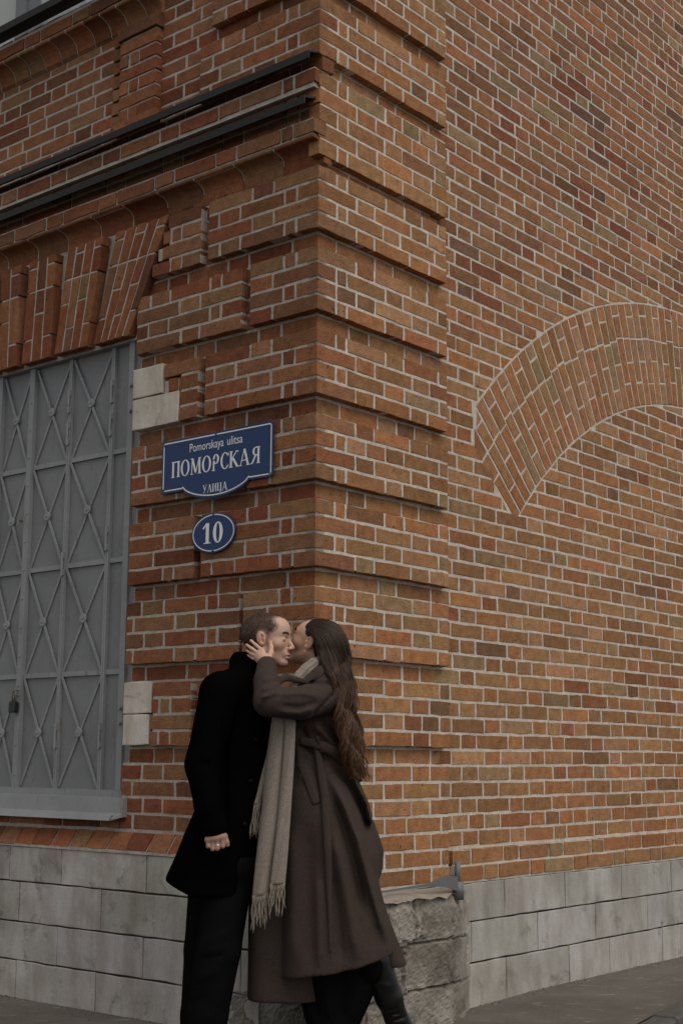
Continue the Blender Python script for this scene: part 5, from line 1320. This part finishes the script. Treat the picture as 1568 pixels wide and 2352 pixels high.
# collar and lapel
kf = Field(grid_axis(W_(610, 1600, 5.3)[0], W_(780, 1600, 5.5)[0], .004), grid_axis(5.24, 5.62, .0045), grid_axis(W_(700, 1600, 5.4)[2], W_(700, 1500, 5.5)[2], .004))
fl = (np.array([0.05, -0.97, 0.24]), .42)
kf.cone(W_(753, 1533, 5.415), W_(726, 1549, 5.355), .026, .022, .01, flat=fl); kf.cone(W_(726, 1549, 5.355), W_(703, 1560, 5.335), .022, .012, .01, flat=fl)
kf.cone(W_(752, 1528, 5.43), W_(757, 1530, 5.56), .026, .026, .01)
kf.chain([W_(704, 1566, 5.335), W_(678, 1561, 5.32), W_(657, 1556, 5.30), W_(641, 1563, 5.28), W_(632, 1576, 5.262), W_(626, 1590, 5.25)], [.010, .012, .014, .014, .013, .010], .006, flat=(np.array([0, -1, 0.1]), .7))
V, Q = surface(kf); V, Q = main_piece(V, Q); mesh('collar', relax(V, Q, 1), Q, COATW, coat)
# belt with its loop and hanging tail, pocket welt
def strap(name, mid, wid, off, thick, parent, m, n=26, bulge=.001):
    mid = resample(np.array(mid, float), n); d = np.gradient(mid, axis=0); d /= np.linalg.norm(d, axis=1)[:, None]; nn = np.stack([-d[:, 1], d[:, 0]], 1)
    w = np.interp(np.linspace(0, 1, n), np.linspace(0, 1, len(wid)), wid)[:, None] / 2; Lp, Rp = mid - nn * w, mid + nn * w
    ys = np.array([min(on(*a, off)[1], on(*b, off)[1], on(*c, off)[1]) for a, b, c in zip(Lp, mid, Rp)])
    ys = np.convolve(np.pad(ys, 2, mode='edge'), np.ones(5) / 5, 'valid')
    return ribbon_cloth(name, [W_(a[0], a[1], y) for a, y in zip(Lp, ys)], [W_(a[0], a[1], y) for a, y in zip(Rp, ys)], m, parent, thick, 5, bulge)
strap('belt', [(690, 1702), (722, 1708), (758, 1722), (790, 1745), (812, 1765)], (18, 22, 24, 24, 20), .012, .008, coat, COATW, 30, .003)
strap('belt_tail', [(726, 1712), (736, 1766), (746, 1832), (751, 1905), (754, 1990), (757, 2085), (759, 2188)], (13, 19, 20, 18, 14, 8, 4), .012, .007, coat, COATW, 40)
strap('belt_loop', [(728, 1692), (733, 1706), (740, 1728)], (7, 7, 7), .02, .006, coat, COATW, 8)
strap('pocket_flap', [(692.5, 1756), (710, 1801), (727, 1846)], (21, 21, 21), .0015, .0045, coat, COATW, 16)
# --- scarf: round the neck, two long ends and a shorter one, fringed
SCARF = mat_cloth('beige_wool', (0.14, 0.115, 0.095), (0.29, 0.242, 0.204), 0.95, 380, 0.25)
sf0 = Field(grid_axis(W_(650, 1580, 5.4)[0], W_(775, 1500, 5.5)[0], .004), grid_axis(5.30, 5.66, .0045), grid_axis(W_(700, 1590, 5.4)[2], W_(700, 1498, 5.5)[2], .004))
fs = (np.array([.1, -.95, .2]), .6)
sf0.chain([W_(758, 1514, 5.53), W_(738, 1516, 5.455), W_(720, 1523, 5.405), W_(702, 1538, 5.375), W_(686, 1554, 5.355), W_(674, 1572, 5.34)], [.018, .019, .019, .020, .018, .016], .01, flat=fs)
sf0.chain([W_(742, 1520, 5.56), W_(720, 1530, 5.58), W_(690, 1552, 5.55), W_(668, 1572, 5.50)], [.018, .02, .02, .018], .01)
folds(sf0, [([(728, 1512), (704, 1530), (680, 1556)], 5.4, 2.2, -.007), ([(732, 1520), (710, 1540), (688, 1564)], 5.4, 2.2, -.007), ([(722, 1510), (700, 1526), (674, 1552)], 5.4, 2.5, .004)], 5.5)
V, Q = surface(sf0); V, Q = main_piece(V, Q); scarf = mesh('scarf', relax(V, Q, 1), Q, SCARF, woman)
def scarf_end(Lpx, Rpx, Yt, Yb, bulge, thick, fr_len, fn_, wave=.0015):
    n = 40; Lp, Rp = resample(np.array(Lpx, float), n), resample(np.array(Rpx, float), n); ys = np.linspace(Yt, Yb, n)
    Lw = [W_(a[0], a[1], y) for a, y in zip(Lp, ys)]; Rw = [W_(a[0], a[1], y) for a, y in zip(Rp, ys)]
    o = ribbon_cloth('scarf_end', Lw, Rw, SCARF, scarf, thick, 11, bulge, wave)
    mb = MB(); 
    for i in range(fn_):
        t = (i + .5) / fn_; p = Lw[-1] * (1 - t) + Rw[-1] * t + np.array([0, -bulge * (1 - (2 * t - 1) ** 2), 0]); l = fr_len * rng.uniform(.78, 1.12); pts = [p + (0, 0, .004)]
        sw = rng.normal(0, .006); 
        for s in np.linspace(.2, 1, 6): pts.append(p + np.array([sw * s * s - .006 * s + .0022 * math.sin(s * 9 + i * 2.1), rng.normal(0, .0015), -l * s]))
        mb.tube(pts, [.0026, .0024, .0024, .0023, .0023, .0022, .0019], 6)
    mb.build('fringe', SCARF, o, True)
scarf_end([(626, 1640), (612, 1720), (593, 1790), (575, 1847)], [(646, 1640), (634, 1720), (618, 1790), (599, 1846)], 5.395, 5.37, .012, .007, .115, 11)
scarf_end([(628, 1640), (612, 1760), (598, 1880), (587, 1980), (579, 2060)], [(668, 1640), (655, 1760), (640, 1880), (627, 1980), (617, 2051)], 5.345, 5.315, .018, .008, .118, 13)
scarf_end([(655, 1640), (650, 1740), (640, 1850), (630, 1950), (620, 2033)], [(680, 1640), (676, 1740), (669, 1850), (662, 1950), (655, 2029)], 5.322, 5.292, .006, .009, .108, 12)
# --- hair
hf_ = Field(grid_axis(W_(695, 1430, YWm)[0], W_(860, 1430, YWm)[0], .0045), grid_axis(5.38, 5.70, .0055), grid_axis(W_(780, 1812, YWm)[2], W_(740, 1415, YWm)[2], .0045))
def cap(X, Y, Z):
    p = HW.loc(X, Y, Z); d = ell(p, (-0.030, 0.026, 0), (0.098, 0.086, 0.080))
    d = smin(d, ell(p, (-0.075, -0.03, 0), (0.055, 0.085, 0.07)), .03)
    # keep the face and the ear clear
    a = np.abs(p[2]); edge = np.interp(p[1], [-.2, -.06, -.02, .02, .05, .10], [-.045, -.040, -.034, .004, .047, .070])
    return smax(d, (p[0] - edge) * .9, .012) * .88
hf_.op(cap, HW.H - .2, HW.H + .2, 0.0)
hf_.chain([W_(765, 1490, 5.54), W_(776, 1545, 5.52), W_(786, 1620, 5.50), W_(798, 1700, 5.50), W_(812, 1760, 5.50), W_(822, 1790, 5.50)], [.055, .044, .040, .038, .030, .014], .03)
V, Q = surface(hf_); V, Q = main_piece(V, Q); V = relax(V, Q, 1)
V += np.array([[fbm(v * np.array([1, 1, .25]), 60) * .006, 0, 0] for v in V])
hb = mesh('hair', V, Q, HAIRM, woman, np.tile([0.018, 0.0115, 0.0085], (len(V), 1)))
GL = np.array([(722, 1455), (730, 1478), (736, 1505), (748, 1535), (764, 1565), (772, 1620), (780, 1680), (792, 1745), (806, 1796)], float)
GR = np.array([(730, 1428), (764, 1430), (790, 1455), (803, 1500), (808, 1560), (816, 1630), (826, 1700), (838, 1755), (846, 1800)], float)
mb = MB(); ccx, ccy = 752, 1478
def lock(t, lay, end, rad, am, jit, nside, bright):
    g = GL * (1 - t) + GR * t + rng.normal(0, jit, (1, 2))
    if t > .6: g[0] = np.array([712 + 40 * (t - .6) / .4 + rng.normal(0, 2), 1436 - 8 * (t - .6) / .4])
    else: g[0] = np.array([714 + 8 * rng.random(), 1460 - 24 * t / .6 + rng.normal(0, 2)])
    P = resample(g, 48); P = P[:max(16, int(48 * end))]; n = len(P); s = np.arange(n) / 48.0
    ph = t * 3.4 + rng.normal(0, .45); fq = 4.9 + .7 * math.sin(t * 5) + rng.normal(0, .15)
    grow = np.clip((s - .16) / .4, 0, 1)
    dx = am * grow * 7.5 * np.sin(s * fq * 2 * math.pi * .9 + ph) + am * np.clip((s - .74) / .26, 0, 1) * 8 * np.sin(s * 55 + ph * 3)
    ax = (P[:, 0] - ccx) / 52; ay = (P[:, 1] - ccy) / 58; dome = np.sqrt(np.clip(1 - ax ** 2 - ay ** 2, 0, 1)); hd = np.clip(1 - (P[:, 1] - 1490) / 60, 0, 1)
    Yh = 5.512 - .108 * dome; Yl = 5.352 + .155 * t - (.030 + .012 * lay) * math.sin(math.pi * min(max(t, .06), .94)) - .012 * lay + .05 * np.clip((P[:, 1] - 1690) / 110, 0, 1) * (1 - t) + am * grow * .009 * np.cos(s * fq * 2 * math.pi * .9 + ph)
    Y = Yh * hd + Yl * (1 - hd) - .004 * lay
    r = rad * np.clip(.62 + 2.0 * s, 0, 1) * np.clip(1.08 - (s / s[-1]) ** 4 * .95, .12, 1)
    base = np.array([0.022, 0.0130, 0.0085]) * rng.uniform(.45, 2.2); tipc = np.array([0.080, 0.040, 0.020]) * bright
    b_ = len(mb.V); mb.tube([W_(a + q, c, y) for a, q, c, y in zip(P[:, 0], dx, P[:, 1], Y)], list(r), nside)
    for j in range(n):
        k = np.clip((s[j] - .22) / .45, 0, 1); cc = base * (1 - k) + tipc * k
        for q in range(nside): mb.C[b_ + j * nside + q] = tuple(cc)
for i in range(130): lock(rng.random(), rng.random() * .7, rng.uniform(.7, 1.0) ** .5, rng.uniform(.0036, .0064), rng.uniform(.7, 1.5), 1.5, 6, rng.uniform(.2, 1.3))
for i in range(520): lock(rng.random(), .4 + .6 * rng.random(), rng.uniform(.6, 1.0) ** .5, rng.uniform(.0012, .0022), rng.uniform(.6, 1.5), 2.2, 4, rng.uniform(.5, 1.6))
mb.build('hair_strands', HAIRM, hb, True, True)
# --- earring, trousers, boots
GOLD, nt, b = newmat('gold', 0.25, (0.75, 0.5, 0.22), 0.5, 1.0); q = HW.P(-.010, -.038, .086)
mb = MB(); mb.tube([q + np.array([math.cos(x) * .0035, 0, math.sin(x) * .0045 - .004]) for x in np.linspace(0, 2 * math.pi, 17)], .0010, 6); mb.build('earring', GOLD, woman, True)
tf_ = Field(grid_axis(W_(640, 2300, 5.5)[0], W_(935, 2300, 5.5)[0], .0075), grid_axis(5.30, 5.76, .009), grid_axis(.05, W_(700, 1990, 5.5)[2], .0075))
fn, lo, hi = px_loft([(2050, 690, 830, .12), (2200, 676, 850, .13), (2262, 672, 866, .13), (2300, 690, 850, .125), (2352, 704, 826, .12), (2420, 712, 806, .11)], 5.55, 2.4); tf_.op(fn, lo, hi, 0.0)
tf_.chain([W_(760, 2060, 5.50), W_(815, 2170, 5.46), W_(850, 2215, 5.48), W_(862, 2232, 5.49)], [.10, .078, .060, .050], .02)
folds(tf_, [([(700, 2230), (735, 2352)], 5.4, 9, -.014), ([(740, 2230), (760, 2352)], 5.4, 8, .012), ([(790, 2230), (785, 2352)], 5.4, 9, -.012), ([(825, 2240), (808, 2352)], 5.4, 8, .01)], 5.55)
V, Q = surface(tf_); V, Q = main_piece(V, Q); mesh('trousers', relax(V, Q, 1), Q, DENIM, woman)
bf = Field(grid_axis(W_(840, 2300, 5.5)[0], W_(990, 2300, 5.6)[0], .006), grid_axis(5.36, 5.80, .007), grid_axis(.003, W_(880, 2190, 5.5)[2], .006))
bf.chain([W_(860, 2205, 5.49), W_(893, 2290, 5.53), W_(908, 2335, 5.58), W_(932, 2378, 5.63)], [.060, .052, .044, .046], .012); ft = W_(935, 2385, 5.64)
tp = ft + np.array([-.16, .02, 0]); tp[2] = .035; ft2 = ft.copy(); ft2[2] = .075; bf.cone(ft, ft2, .046, .04, .012); bf.cone(ft2, tp, .042, .032, .02)
folds(bf, [([(880, 2322), (915, 2315)], 5.5, 3, -.008), ([(886, 2336), (925, 2328)], 5.5, 3, -.009), ([(892, 2350), (935, 2340)], 5.5, 3, -.008), ([(870, 2260), (900, 2270)], 5.45, 5, .004)], 5.6)
V, Q = surface(bf); V, Q = main_piece(V, Q); mesh('boot', relax(V, Q, 1), Q, LEATHER, woman)
a = W_(755, 2436, 5.60); a[2] = .05; b2 = Field(grid_axis(a[0] - .28, a[0] + .12, .008), grid_axis(a[1] - .1, a[1] + .1, .008), grid_axis(.003, .24, .008))
b2.cone(a, a + (0, 0, .12), .045, .05, .02); b2.cone(a, a + (-.16, 0, -.015), .045, .033, .02); V, Q = surface(b2); mesh('boot', relax(V, Q, 1), Q, LEATHER, woman)
